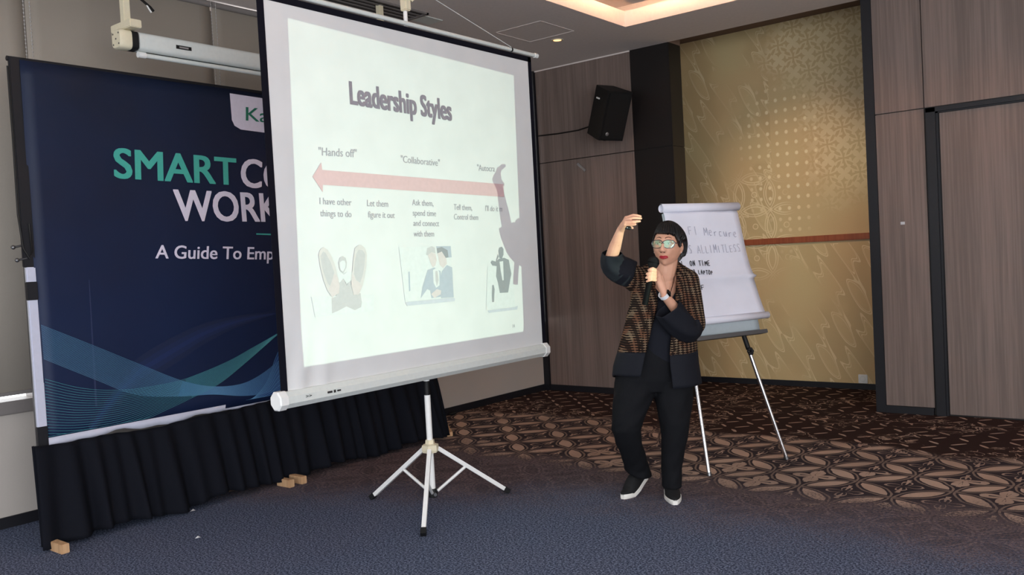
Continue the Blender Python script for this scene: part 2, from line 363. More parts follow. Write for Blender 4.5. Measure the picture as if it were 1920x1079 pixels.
# ---------------------------------------------------------------- mesh helpers
def V(*a): return Vector(a)
class MB:
    def __init__(s): s.v = []; s.f = []
    def raw(s, vs, fs):
        o = len(s.v); s.v += [tuple(p) for p in vs]; s.f += [tuple(i+o for i in f) for f in fs]; return s
    def box(s, x0, x1, y0, y1, z0, z1, M=None):
        vs = [V(x, y, z) for x in (x0, x1) for y in (y0, y1) for z in (z0, z1)]
        if M is not None: vs = [M @ p for p in vs]
        return s.raw(vs, [(0, 1, 3, 2), (4, 6, 7, 5), (0, 4, 5, 1), (2, 3, 7, 6), (0, 2, 6, 4), (1, 5, 7, 3)])
    def bbox(s, x0, x1, y0, y1, z0, z1, b=.004, M=None):   # box with chamfered edges
        bm = bmesh.new(); bmesh.ops.create_cube(bm, size=1)
        for v in bm.verts:
            v.co = V((x0+x1)/2+v.co.x*(x1-x0), (y0+y1)/2+v.co.y*(y1-y0), (z0+z1)/2+v.co.z*(z1-z0))
        bmesh.ops.bevel(bm, geom=bm.edges[:], offset=b, segments=2, affect='EDGES')
        bm.verts.index_update()
        vs = [(M @ v.co) if M is not None else v.co.copy() for v in bm.verts]
        s.raw(vs, [[v.index for v in f.verts] for f in bm.faces]); bm.free(); return s
    def rings(s, R, closed=True, cap=True):
        n = len(R[0]); o = len(s.v)
        for r in R: s.v += [tuple(p) for p in r]
        m = n if closed else n-1
        for i in range(len(R)-1):
            for j in range(m):
                a = o+i*n+j; b = o+i*n+(j+1) % n
                s.f.append((a, b, b+n, a+n))
        if cap and closed:
            s.f.append(tuple(o+j for j in reversed(range(n)))); e = o+(len(R)-1)*n; s.f.append(tuple(e+j for j in range(n)))
        return s
    def tube(s, pts, rad, n=10, cap=True, up=None, sq=1):
        pts = [Vector(p) for p in pts]; N = len(pts)
        if isinstance(rad, (int, float)): rad = [rad]*N
        R = []; prev = None
        for i, p in enumerate(pts):
            t = (pts[min(i+1, N-1)]-pts[max(i-1, 0)]).normalized()
            if prev is None:
                a = Vector(up) if up else (V(0, 0, 1) if abs(t.z) < .9 else V(0, 1, 0))
            else: a = prev
            e1 = (a-t*a.dot(t)).normalized(); e2 = t.cross(e1); prev = e1
            ph = math.pi/n if n <= 8 else 0
            R.append([p+(e1*math.cos(ph+2*math.pi*k/n)+e2*sq*math.sin(ph+2*math.pi*k/n))*rad[i] for k in range(n)])
        return s.rings(R, True, cap)
    def capsule(s, a, b, ra, rb=None, n=14, sq=1, up=None):
        a, b = Vector(a), Vector(b); rb = ra if rb is None else rb; d = (b-a); L = d.length; d = d.normalized() if L > 1e-6 else V(0, 0, 1)
        pts = []; rr = []
        for k in range(1, 5):
            t = k/4*math.pi/2; pts.append(a-d*ra*math.cos(t)); rr.append(ra*math.sin(t))
        for k in range(0, 4):
            t = k/4*math.pi/2; pts.append(b+d*rb*math.sin(t)); rr.append(rb*math.cos(t))
        return s.tube(pts, rr, n, True, up=up, sq=sq)
    def ellipsoid(s, c, rx, ry, rz, M=None, n=20, m=12):
        R = []
        for i in range(m+1):
            th = math.pi*(i+.02)/(m+.04); ring = []
            for j in range(n):
                ph = 2*math.pi*j/n; p = V(rx*math.sin(th)*math.cos(ph), ry*math.sin(th)*math.sin(ph), rz*math.cos(th))
                if M is not None: p = M @ p
                ring.append(Vector(c)+p)
            R.append(ring)
        return s.rings(R[::-1], True, True)
    def lathe(s, prof, c=(0, 0, 0), M=None, n=24):
        R = []
        for r, z in prof:
            ring = [V(max(r, 1e-4)*math.cos(2*math.pi*k/n), max(r, 1e-4)*math.sin(2*math.pi*k/n), z) for k in range(n)]
            if M is not None: ring = [M @ p for p in ring]
            R.append([Vector(c)+p for p in ring])
        return s.rings(R)
    def poly(s, pts): return s.raw(pts, [tuple(range(len(pts)))])
    def build(s, name, m, parent=None, smooth=False, mods=None):
        me = bpy.data.meshes.new(name); me.from_pydata(s.v, [], s.f); me.update()
        bm = bmesh.new(); bm.from_mesh(me)
        if len(s.f) < 40000: bmesh.ops.recalc_face_normals(bm, faces=bm.faces)
        bm.to_mesh(me); bm.free()
        return link(name, me, m, parent, smooth)
def link(name, me, m, parent=None, smooth=False):
    o = bpy.data.objects.new(name, me); COL.objects.link(o)
    if m is not None and not me.materials:
        for q in (m if isinstance(m, (list, tuple)) else [m]): me.materials.append(q)
    if smooth:
        for p in me.polygons: p.use_smooth = True
        if smooth != 'all':
            bm = bmesh.new(); bm.from_mesh(me)
            for e in bm.edges:
                if len(e.link_faces) == 2 and e.calc_face_angle(0) > math.radians(38): e.smooth = False
            bm.to_mesh(me); bm.free()
    if parent: o.parent = parent
    return o
def evaluated(o, name):
    """bake an object's modifiers into a plain mesh and drop the source"""
    bpy.context.view_layer.update()
    dg = bpy.context.evaluated_depsgraph_get(); me = bpy.data.meshes.new_from_object(o.evaluated_get(dg)); me.name = name
    mats = list(o.data.materials); par = o.parent
    bpy.data.objects.remove(o, do_unlink=True)
    me.materials.clear()
    for q in mats: me.materials.append(q)
    o2 = bpy.data.objects.new(name, me); COL.objects.link(o2); o2.parent = par
    for p in me.polygons: p.use_smooth = True
    return o2
def solid(o, t, off=0):
    m = o.modifiers.new('solid', 'SOLIDIFY'); m.thickness = t; m.offset = off; return o
def tag(o, label=None, cat=None, group=None, kind=None):
    if label: o['label'] = label
    if cat: o['category'] = cat
    if group: o['group'] = group
    if kind: o['kind'] = kind
    return o
def thing(name, label, cat, loc=(0, 0, 0), rotz=0, group=None):
    o = bpy.data.objects.new(name, None); COL.objects.link(o); o.empty_display_size = .1
    o.location = loc; o.rotation_euler = (0, 0, rotz); return tag(o, label, cat, group)
def struct(name, mb, m, label=None, parent=None, smooth=False):
    o = mb.build(name, m, parent, smooth)
    if parent is None: o['kind'] = 'structure'
    if label: o['label'] = label
    return o
def text_mesh(s, bold=0.0):
    c = bpy.data.curves.new('t', 'FONT'); c.body = s; c.offset = bold; c.resolution_u = 4
    o = bpy.data.objects.new('t', c); COL.objects.link(o)
    bpy.context.view_layer.update()
    me = bpy.data.meshes.new_from_object(o.evaluated_get(bpy.context.evaluated_depsgraph_get()))
    bpy.data.objects.remove(o, do_unlink=True); bpy.data.curves.remove(c)
    v = [tuple(p.co) for p in me.vertices]; f = [tuple(p.vertices) for p in me.polygons]
    bpy.data.meshes.remove(me); return v, f
CAP = max(p[1] for p in text_mesh('H')[0])
def place_text(mb, s, bl, tl, br, fn, bold=0.0):
    """text from baseline-left bl to baseline-right br, capital height up to tl; fn maps plane coords (p,q) to 3D"""
    v, f = text_mesh(s, 0); x0 = min(p[0] for p in v); x1 = max(p[0] for p in v)
    bx, by = br[0]-bl[0], br[1]-bl[1]; cx, cy = tl[0]-bl[0], tl[1]-bl[1]
    sh = [(0, 0)] if bold <= 0 else [(bold*i, bold*j) for i in (-1, -.5, 0, .5, 1) for j in (-.5, .5)]     # heavier strokes: shifted copies
    for k, (dx, dy) in enumerate(sh):
        vs = []; lift = V(k*.00012, 0, 0)
        for p in v:
            a = (p[0]+dx-x0+bold)/(x1-x0+2*bold); b = (p[1]+dy)/CAP
            vs.append(fn(bl[0]+a*bx+b*cx, bl[1]+a*by+b*cy)+lift)
        mb.raw(vs, f)
    return mb
D={"slide_text":[["Leadership Styles",[3.094,2.274],[3.094,2.389],[3.883,2.258]],["\"Hands off\"",[2.865,1.991],[2.868,2.032],[3.117,1.996]],["\"Collaborative\"",[3.439,1.987],[3.442,2.025],[3.754,1.981]],["\"Autocra",[4.088,1.971],[4.091,2.008],[4.258,1.972]],["I have other",[2.853,1.746],[2.855,1.779],[3.062,1.742]],["things to do",[2.852,1.685],[2.854,1.718],[3.057,1.681]],["Let them",[3.171,1.74],[3.173,1.774],[3.323,1.738]],["figure it out",[3.172,1.68],[3.175,1.713],[3.367,1.677]],["Ask them,",[3.509,1.75],[3.511,1.783],[3.681,1.747]],["spend time",[3.509,1.692],[3.511,1.725],[3.698,1.689]],["and connect",[3.509,1.634],[3.512,1.667],[3.719,1.631]],["with them",[3.506,1.574],[3.509,1.607],[3.672,1.572]],["Tell them,",[3.855,1.729],[3.858,1.762],[4.02,1.726]],["Control them",[3.852,1.671],[3.855,1.704],[4.072,1.668]],["I'll do it m",[4.145,1.724],[4.148,1.758],[4.311,1.722]]],"arrow":[[2.818,1.882],[2.878,1.956],[2.882,1.919],[4.338,1.896],[4.338,1.815],[2.88,1.844],[2.877,1.807]],"pic":{"sole_l_out":[[2.824,1.492],[2.838,1.518],[2.859,1.529],[2.883,1.517],[2.909,1.477],[2.93,1.424],[2.936,1.394],[2.946,1.358],[2.931,1.326],[2.903,1.292],[2.892,1.276],[2.867,1.31],[2.846,1.363],[2.831,1.428]],"sole_l_in":[[2.837,1.486],[2.854,1.508],[2.869,1.501],[2.899,1.451],[2.918,1.398],[2.901,1.36],[2.885,1.332],[2.87,1.349],[2.849,1.402],[2.839,1.447]],"heel_l":[[2.919,1.395],[2.935,1.378],[2.948,1.331],[2.941,1.292],[2.895,1.273],[2.876,1.319],[2.889,1.335]],"sole_r_out":[[3.066,1.519],[3.089,1.533],[3.111,1.536],[3.137,1.517],[3.146,1.483],[3.138,1.422],[3.12,1.362],[3.104,1.322],[3.083,1.29],[3.064,1.271],[3.04,1.306],[3.026,1.34],[3.029,1.38],[3.039,1.399],[3.048,1.452]],"sole_r_in":[[3.073,1.492],[3.092,1.511],[3.118,1.507],[3.134,1.483],[3.125,1.429],[3.108,1.376],[3.087,1.337],[3.062,1.352],[3.048,1.386],[3.058,1.445]],"heel_r":[[3.038,1.386],[3.057,1.352],[3.087,1.334],[3.099,1.316],[3.073,1.277],[3.038,1.276],[3.025,1.327]],"trousers1":[[2.934,1.365],[2.958,1.357],[2.976,1.366],[2.995,1.329],[3.018,1.354],[3.025,1.327],[3.056,1.275],[3.087,1.283],[3.092,1.236],[3.086,1.209],[3.041,1.196],[2.986,1.22],[2.929,1.202],[2.888,1.192],[2.891,1.27],[2.918,1.274],[2.946,1.312]],"head1":[[2.953,1.423],[2.95,1.449],[2.963,1.472],[2.981,1.48],[3.0,1.471],[3.006,1.447],[3.001,1.421],[2.978,1.392],[2.958,1.406]],"face1":[[2.959,1.423],[2.959,1.448],[2.975,1.458],[2.992,1.456],[2.997,1.441],[2.993,1.421],[2.977,1.401],[2.964,1.408]],"shirt1":[[2.929,1.395],[2.961,1.396],[2.978,1.386],[3.004,1.398],[3.037,1.393],[3.027,1.353],[2.995,1.335],[2.976,1.366],[2.949,1.344],[2.934,1.368]],"desk1":[[2.764,1.285],[3.181,1.27],[3.174,1.182],[2.78,1.182]],"pic2_bg":[[3.385,1.518],[3.808,1.514],[3.808,1.212],[3.41,1.214]],"wall2":[[3.682,1.515],[3.808,1.514],[3.811,1.448],[3.714,1.444]],"hair2a":[[3.597,1.469],[3.607,1.506],[3.645,1.516],[3.671,1.508],[3.675,1.474],[3.642,1.483],[3.619,1.461]],"face2a":[[3.609,1.465],[3.642,1.483],[3.675,1.471],[3.681,1.437],[3.668,1.405],[3.645,1.394],[3.627,1.425]],"suit2a":[[3.602,1.382],[3.656,1.394],[3.708,1.37],[3.713,1.302],[3.696,1.222],[3.62,1.219],[3.613,1.264],[3.588,1.273],[3.532,1.225],[3.553,1.289],[3.578,1.339]],"hair2b":[[3.686,1.504],[3.73,1.51],[3.778,1.49],[3.782,1.449],[3.758,1.446],[3.728,1.484],[3.689,1.474]],"face2b":[[3.69,1.478],[3.728,1.488],[3.763,1.446],[3.766,1.412],[3.731,1.387],[3.705,1.407],[3.698,1.444]],"suit2b":[[3.719,1.369],[3.765,1.404],[3.809,1.388],[3.808,1.212],[3.7,1.214],[3.697,1.303]],"tie2":[[3.663,1.372],[3.681,1.374],[3.687,1.319],[3.668,1.283],[3.661,1.32]],"shirt2":[[3.644,1.38],[3.683,1.393],[3.696,1.363],[3.692,1.289],[3.662,1.276],[3.643,1.306]],"pc2":[[3.446,1.378],[3.458,1.379],[3.454,1.274],[3.443,1.267]],"hands2":[[3.617,1.242],[3.667,1.268],[3.704,1.258],[3.697,1.236],[3.642,1.218]],"shadow2":[[3.41,1.211],[3.808,1.209],[3.821,1.202],[3.816,1.187],[3.423,1.19]],"pic3_bg":[[4.137,1.382],[4.387,1.388],[4.387,1.113],[4.099,1.114]],"suit3":[[4.225,1.411],[4.254,1.424],[4.305,1.428],[4.35,1.414],[4.359,1.365],[4.368,1.324],[4.352,1.284],[4.325,1.207],[4.241,1.209],[4.228,1.274],[4.213,1.315],[4.224,1.379],[4.187,1.384],[4.17,1.403],[4.183,1.416],[4.22,1.407],[4.243,1.454],[4.25,1.438]],"head3":[[4.252,1.474],[4.262,1.494],[4.286,1.499],[4.301,1.485],[4.298,1.449],[4.279,1.423],[4.257,1.43]],"shirt3":[[4.255,1.406],[4.291,1.408],[4.287,1.287],[4.274,1.286],[4.262,1.345]],"fig3":[[4.17,1.261],[4.183,1.264],[4.191,1.236],[4.178,1.157],[4.161,1.157],[4.161,1.198]],"shadow3":[[4.114,1.109],[4.387,1.109],[4.417,1.115],[4.41,1.091],[4.125,1.093]]},"banner_text":[["SMART",[2.596,2.023],[2.602,2.195],[3.426,2.006]],["CO",[3.45,2.0],[3.472,2.185],[3.828,1.979]],["WORK",[2.972,1.773],[2.968,1.961],[3.749,1.763]],["A Guide To Empl",[2.825,1.54],[2.834,1.62],[3.702,1.502]],["Ka",[3.528,2.441],[3.535,2.531],[3.712,2.443]]],"logo":[[3.418,2.61],[3.795,2.605],[3.795,2.369],[3.486,2.377],[3.439,2.398],[3.421,2.435]],"dash":[[3.552,1.684],[3.742,1.678],[3.741,1.667],[3.551,1.675]],"w":{"f1t":[[2.125,1.196],[2.405,1.051],[2.684,0.903],[2.945,0.769],[3.146,0.705],[3.343,0.689],[3.501,0.725],[3.681,0.81]],"f1b":[[2.127,1.01],[2.407,0.854],[2.638,0.733],[2.911,0.678],[3.142,0.654],[3.337,0.615],[3.492,0.6],[3.666,0.609]],"f2t":[[2.126,0.898],[2.306,0.823],[2.495,0.779],[2.699,0.764],[2.964,0.779],[3.254,0.846],[3.463,0.918],[3.679,0.995]],"f2b":[[2.113,0.564],[2.286,0.542],[2.559,0.544],[2.817,0.606],[3.001,0.655],[3.195,0.715],[3.404,0.827],[3.678,0.988]],"f3t":[[3.385,0.572],[3.449,0.588],[3.515,0.632],[3.562,0.68],[3.599,0.738],[3.631,0.808],[3.675,0.876]],"f3b":[[3.385,0.572],[3.447,0.571],[3.511,0.569],[3.565,0.579],[3.598,0.583],[3.632,0.596],[3.666,0.605]],"arc":[[2.357,0.578],[2.491,0.717],[2.664,0.857],[2.752,0.902],[2.933,0.979],[3.123,1.051],[3.374,1.106],[3.683,1.133]],"arc2":[[2.357,0.578],[2.494,0.756],[2.667,0.905],[2.755,0.95],[2.936,1.02],[3.125,1.077],[3.375,1.123],[3.684,1.142]]},"p":{"wristR":[-0.113,-0.2,1.54],"elbR":[-0.17,-0.05,1.348],"shR":[0.019,0.0,1.271],"midR":[-0.074,-0.02,1.318],"openR":[-0.157,-0.1,1.424],"fi0":[-0.083,-0.24,1.606],"fi1":[-0.048,-0.26,1.617],"fi2":[-0.01,-0.27,1.609],"fm0":[-0.09,-0.26,1.594],"fm1":[-0.053,-0.285,1.602],"fm2":[-0.011,-0.29,1.597],"fr0":[-0.092,-0.275,1.582],"fr1":[-0.056,-0.3,1.582],"fr2":[-0.02,-0.305,1.582],"fp0":[-0.096,-0.28,1.57],"fp1":[-0.065,-0.3,1.565],"fp2":[-0.044,-0.31,1.566],"ft0":[-0.108,-0.21,1.556],"ft1":[-0.081,-0.23,1.569],"ft2":[-0.052,-0.24,1.55],"clk0":[-0.103,-0.24,1.558],"clk1":[-0.07,-0.25,1.55],"palmR":[-0.099,-0.24,1.572],"shL":[0.283,0,1.232],"elbL":[0.285,-0.06,0.965],"cuffL":[0.087,-0.2,1.074],"wristL":[0.109,-0.22,1.173],"handL":[0.079,-0.23,1.264],"gi0":[0.073,-0.23,1.31],"gi1":[0.042,-0.265,1.327],"gi2":[0.021,-0.255,1.319],"gm0":[0.072,-0.23,1.296],"gm1":[0.035,-0.27,1.307],"gm2":[0.01,-0.26,1.3],"gr0":[0.072,-0.23,1.279],"gr1":[0.031,-0.27,1.288],"gr2":[0.006,-0.26,1.28],"gp0":[0.071,-0.23,1.262],"gp1":[0.03,-0.27,1.268],"gp2":[0.008,-0.26,1.26],"gt0":[0.093,-0.22,1.277],"gt1":[0.079,-0.2,1.318],"gt2":[0.051,-0.215,1.335],"micT":[0.052,-0.235,1.358],"micN":[0.04,-0.235,1.321],"micB":[0.002,-0.235,1.162],"head":[0.172,-0.02,1.443],"neckT":[0.179,0.01,1.359],"neckB":[0.142,0.02,1.239],"kneeR":[-0.11,-0.03,0.439],"calfR":[-0.07,0.05,0.289],"ankR":[-0.011,0.17,0.126],"hemR":[-0.018,0.17,0.107],"kneeL":[0.165,-0.02,0.422],"calfL":[0.148,0,0.236],"ankL":[0.144,0.02,0.071],"toeR":[-0.144,0.08,0.034],"toeR2":[-0.113,0.08,0.016],"heelR":[0.044,0.2,0.119],"toeL":[0.125,-0.1,0.014],"heelL":[0.157,0.1,0.024],"necklace0":[0.207,-0.02,1.291],"necklace1":[0.122,-0.09,1.229],"necklace2":[0.071,-0.04,1.275]},"hw":[["F1 Mercure",[0.166,1.541],[0.18,1.602],[0.587,1.507]],["SS ALLIMITLESS",[0.106,1.414],[0.119,1.474],[0.59,1.406]],["1. ON TIME",[0.052,1.334],[0.061,1.373],[0.3,1.325]],["2. NO LAPTOP",[0.058,1.284],[0.066,1.316],[0.308,1.263]],["3.SELF",[0.085,1.173],[0.094,1.208],[0.217,1.168]]]}
# ---------------------------------------------------------------- the room
XL, YB, ZC = -5.536, 7.47, 3.38
struct('floor', MB().box(-6.2, 4.5, -3.2, 8.6, -.06, 0), MT['carpet'], 'patterned carpet, blue grey in front and brown batik ovals behind')
# ceiling with a lit rectangular recess
cv = (-3.885, .9, 2.4, 6.672)       # x0,x1,y0,y1 of the opening
m = MB(); t = .06
m.box(-5.60, cv[0], -3.2, YB, ZC, ZC+t); m.box(cv[1], 4.5, -3.2, YB, ZC, ZC+t)
m.box(cv[0], cv[1], -3.2, cv[2], ZC, ZC+t); m.box(cv[0], cv[1], cv[3], YB, ZC, ZC+t)
struct('ceiling', m, MT['ceiling'], 'flat pale ceiling around a lit recess')
m = MB(); h = ZC+.135
m.box(cv[0]-.02, cv[0], cv[2], cv[3], ZC+t, h); m.box(cv[1], cv[1]+.02, cv[2], cv[3], ZC+t, h)
m.box(cv[0], cv[1], cv[3], cv[3]+.02, ZC+t, h); m.box(cv[0], cv[1], cv[2]-.02, cv[2], ZC+t, h)
m.box(cv[0]-.25, cv[1]+.25, cv[2]-.25, cv[3]+.25, h+.12, h+.16)
m.box(cv[0]-.25, cv[0]-.23, cv[2]-.25, cv[3]+.25, h-.02, h+.12); m.box(cv[1]+.23, cv[1]+.25, cv[2]-.25, cv[3]+.25, h-.02, h+.12)
m.box(cv[0]-.25, cv[1]+.25, cv[3]+.23, cv[3]+.25, h-.02, h+.12); m.box(cv[0]-.25, cv[1]+.25, cv[2]-.25, cv[2]-.23, h-.02, h+.12)
struct('trim_1', m, MT['ceiling'], 'recessed ceiling cove washed by warm light')
ip = (-3.68, .7, 2.6, 6.47)
struct('trim_2', MB().box(*ip, ZC+.115, ZC+.17), MT['ceiling'], 'grey centre panel hanging inside the lit cove')
m = MB(); z0, z1 = ZC+.172, ZC+.187
m.box(ip[0]+.02, ip[0]+.04, ip[2], ip[3], z0, z1); m.box(ip[0], ip[1], ip[3]-.04, ip[3]-.02, z0, z1)
m.box(ip[1]-.04, ip[1]-.02, ip[2], ip[3], z0, z1); m.box(ip[0], ip[1], ip[2]+.02, ip[2]+.04, z0, z1)
tag(m.build('light_strip', MT['strip']), 'warm light strip laid around the hanging centre panel in the ceiling recess', 'light')
# alcove ceiling, higher than the room's
struct('trim_3', MB().box(-4.6, -1.9, YB+.0, 8.56, 3.60, 3.66).box(-4.6, -1.9, YB-.001, YB+.02, ZC+.06, 3.60), MT['shade_brown'], 'raised alcove ceiling above the gold wall')

# left wall: low wall, sill, window with daylight behind blinds
wl = struct('wall_left', MB().box(XL-.12, XL, -3.2, YB+.1, 0, .66), MT['lowwall'], 'low painted wall under the windows')
struct('wall_left_upper', MB().box(XL-.18, XL-.16, -3.2, YB+.1, .66, 3.6), MT['lowwall'], 'outer wall behind the blinds')
struct('trim_4', MB().bbox(XL-.12, XL+.035, -3.2, 7.405, .665, .742, .006), MT['sill'], 'grey window sill along the left wall')
struct('baseboard_left', MB().box(XL, XL+.014, -3.2, YB, 0, .065), MT['base'], 'black skirting under the window wall')
struct('window_1', MB().box(XL-.155, XL-.14, -3.0, 7.40, .742, 3.32), MT['daylight'], 'daylit window behind the lowered blinds')
# roller blinds
edges = [-1.44, -.165, 1.11, 2.375, 3.65, 4.93, 6.17, 7.40]
names = ['roller blind at the near end of the window wall, out past the banner', 'second roller blind from the near end of the window wall',
         'taupe roller blind left of the navy banner', 'taupe roller blind behind the left half of the navy banner, under the ceiling screen case',
         'taupe roller blind behind the right half of the navy banner', 'taupe roller blind behind the tripod screen', 'narrow taupe roller blind beside the back corner, right of the tripod screen']
w1 = [o for o in COL.objects if o.name == 'window_1'][0]
for y_ in edges[1:-1]: MB().box(XL-.13, XL-.02, y_-.08, y_+.08, .742, 3.32).build('gap_blocker', MT['sill'], w1)  # unseen posts added to stop daylight showing between the blinds
MB().box(XL-.13, XL-.005, 7.37, 7.47, .742, 3.32).build('gap_blocker', MT['sill'], w1)
for i in range(7):
    y0, y1 = edges[i]+.006, edges[i+1]-.006; xb = -5.505
    r = thing('roller_blind', names[i], 'blind', (xb, (y0+y1)/2, .775), 0, 'taupe roller blinds')
    w = (y1-y0)/2
    m = MB(); n = 14; rows = [[V(.004*math.sin(3*k/n+i), -w+2*w*k/n, z) for k in range(n+1)] for z in (0.02, 1.3, 2.56)]
    m.rings(rows, closed=False, cap=False)
    f = m.build('blind_fabric', MT['blind'], r, True); solid(f, .002)
    MB().bbox(-.008, .008, -w, w, 0, .022, .003).build('bottom_rail', MT['sill'], r)
    MB().tube([(0, -w, 2.575), (0, w, 2.575)], .022, 14).build('roller_tube', MT['sill'], r, True)
# bead chains: pairs hang where two blinds meet
for i, y in enumerate((2.376, 3.651)):
    r = thing('bead_chain', ('pair of bead chains hanging beside the left edge of the navy banner', 'pair of bead chains crossing behind the ceiling screen case')[i], 'blind chain', (-5.47, y, 1.2), 0, 'blind bead chains')
    for s in (-1, 1):
        m = MB(); N_ = 95
        m.tube([(0, 0, .0), (0, 0, 2.16)], .0016, 5)
        for k in range(N_):
            z = 2.16*k/N_
            m.raw([(0+dx, dy, z+dz) for dx, dy, dz in ((.006, 0, 0), (0, .006, 0), (-.006, 0, 0), (0, -.006, 0), (0, 0, .008), (0, 0, -.008))],
                  [(0, 1, 4), (1, 2, 4), (2, 3, 4), (3, 0, 4), (1, 0, 5), (2, 1, 5), (3, 2, 5), (0, 3, 5)])
        o = m.build('bead_strand', MT['chain'], r); o.location = (0, s*.018, 0); o['kind'] = 'stuff'

# back wall, left of the column
struct('wall_back', MB().box(XL-.18, -4.0, YB+.02, YB+.10, 0, 3.6), MT['black'], 'black backing wall seen in the joints')
wb = [o for o in COL.objects if o.name == 'wall_back'][0]
MB().bbox(-5.468, -4.318, YB, YB+.02, .06, 2.404, .0015).build('wood_panel', MT['wood'], wb)
MB().bbox(-5.468, -4.318, YB, YB+.02, 2.412, ZC, .0015).build('wood_panel', MT['wood'], wb)
struct('baseboard_back', MB().box(-5.53, -4.31, YB-.012, YB+.02, 0, .058), MT['base'], 'black skirting under the left wood panels')
struct('trim_5', MB().box(-5.536, -5.472, YB-.03, YB+.02, 0, ZC), MT['base'], 'black upright strip in the room corner')
struct('trim_6', MB().box(-5.47, -4.315, YB-.006, YB+.0, ZC-.012, ZC), MT['ceiling'], 'pale edge where wood panels meet the ceiling')
# the black column
col = struct('column', MB().bbox(-4.312, -3.893, YB-.006, 7.705, 0, 2.404, .003).bbox(-4.312, -3.893, YB-.006, 7.705, 2.408, ZC, .003).box(-4.30, -3.90, YB, 7.70, 2.39, 2.42), MT['black'], 'black laminate column left of the gold alcove')
struct('trim_7', MB().box(-4.6, -3.893, YB, 7.705, ZC, 3.62), MT['shade_brown'], 'block above the black column, shade put into its brown colour')
# gold alcove
struct('wall_alcove', MB().box(-4.7, -1.95, 8.50, 8.56, 0, 3.62), MT['paper'], 'gold batik wallpaper of the alcove')
struct('wall_alcove_side', MB().box(-4.70, -4.66, 7.6, 8.5, 0, 3.62).box(-1.99, -1.95, 7.5, 8.5, 0, 3.62), MT['black'], 'dark returns of the alcove')
struct('baseboard_alcove', MB().box(-4.66, -1.99, 8.482, 8.5, 0, .055), MT['base'], 'black skirting under the gold wall')
struct('trim_8', MB().bbox(-4.66, -1.99, 8.475, 8.5, 1.425, 1.485, .004), MT['redwood'], 'reddish wood dado rail across the gold wall')
# right wood wall with the door
YR = 7.42
wr = struct('wall_right_back', MB().box(-2.04, 4.5, YR+.02, YR+.10, 0, 3.6), MT['black'], 'black backing seen in the joints of the right wood wall')
for b in ((-2.048, -1.684, .06, 2.420), (-2.048, -1.684, 2.427, ZC), (-1.677, 2.6, 2.427, ZC), (.72, 2.6, .06, 2.42)):
    MB().bbox(b[0], b[1], YR, YR+.02, b[2], b[3], .0015).build('wood_panel', MT['wood'], wr)
struct('trim_9', MB().box(-2.127, -2.050, YR-.006, YR+.10, 0, ZC), MT['base'], 'black upright edge between gold alcove and right wood wall')
struct('baseboard_right', MB().box(-2.05, -1.69, YR-.012, YR+.02, 0, .058), MT['base'], 'black skirting under the right wood wall')
d = struct('door_1', MB().bbox(-1.576, -.46, YR+.012, YR+.05, .012, 2.372, .002), MT['wood'], 'wood door leaf in a black frame')
MB().bbox(-.452, .66, YR+.012, YR+.05, .012, 2.372, .002).build('door_leaf', MT['wood'], d)
fr = MB(); y0, y1 = YR-.016, YR+.06
fr.box(-1.668, -1.600, y0, y1, 0, 2.418); fr.box(.68, .716, y0, y1, 0, 2.418); fr.box(-1.668, .716, y0, y1, 2.385, 2.418)
fr.box(-1.600, -1.583, YR+.004, y1, 0, 2.385); fr.box(-1.600, .68, YR+.004, y1, 2.374, 2.385)
fr.build('door_frame', MT['base'], d)
# small marks on the right wood wall
tag(MB().box(-1.885, -1.853, YR-.003, YR-.0005, 1.525, 1.547).build('wall_sticker', MT['silver']), 'tiny pale sticker on the wood panel left of the door', 'sticker')

# ceiling fittings
r = thing('downlight', 'small warm recessed downlight in the ceiling left of the lit recess', 'downlight', (-4.538, 6.572, ZC))
MB().lathe([(.036, -.0005), (.045, -.006), (.056, -.006), (.058, -.0005)], n=28).build('ring', MT['ivory'], r, True)
MB().lathe([(.0, -.004), (.036, -.004), (.036, -.0005), (0, -.0005)], n=24).build('lamp_disc', MT['lamp'], r)
spot('downlight_beam', (-4.538, 6.572, ZC-.03), (-4.538, 6.572, 0), 14, (1, .72, .48), 95, .03, .8)
spot('alcove_washer', (-2.75, 6.2, 3.30), (-3.0, 8.5, 1.7), 88, (1, .74, .50), 52, .06, 1)
r = thing('air_vent', 'grey slotted air vent in the ceiling above the tripod screen', 'vent', (-4.88, 4.45, ZC))
m = MB().box(-.17, -.15, -1.0, .62, -.014, -.0005).box(.15, .17, -1.0, .62, -.014, -.0005).box(-.17, .17, .60, .62, -.014, -.0005).box(-.17, .17, -1.0, -.98, -.014, -.0005)
m.build('frame', MT['vent'], r); MB().box(-.15, .15, -.98, .6, -.003, -.0006).build('dark_slot', MT['ventdark'], r)
for x in (-.09, -.03, .03, .09):
    o = MB().box(-.012, .012, -.98, .6, -.011, -.004).build('slat', MT['vent'], r); o.location.x = x
tag(MB().bbox(-4.93, -4.77, 5.08, 5.30, ZC-.006, ZC-.0005, .002).build('ceiling_plate', MT['shell']), 'pale cover plate at the end of the ceiling vent', 'plate')
m = MB(); a, b, c, dd, w = -4.74, -4.26, 5.93, 6.42, .006
m.box(a, b, c, c+w, ZC-.004, ZC-.0005).box(a, b, dd, dd+w, ZC-.004, ZC-.0005).box(a, a+w, c, dd, ZC-.004, ZC-.0005).box(b, b+w, c, dd+w, ZC-.004, ZC-.0005)
tag(m.build('access_hatch', MT['ceiling']), 'faint square outline of an access hatch in the ceiling by the downlight', 'hatch')
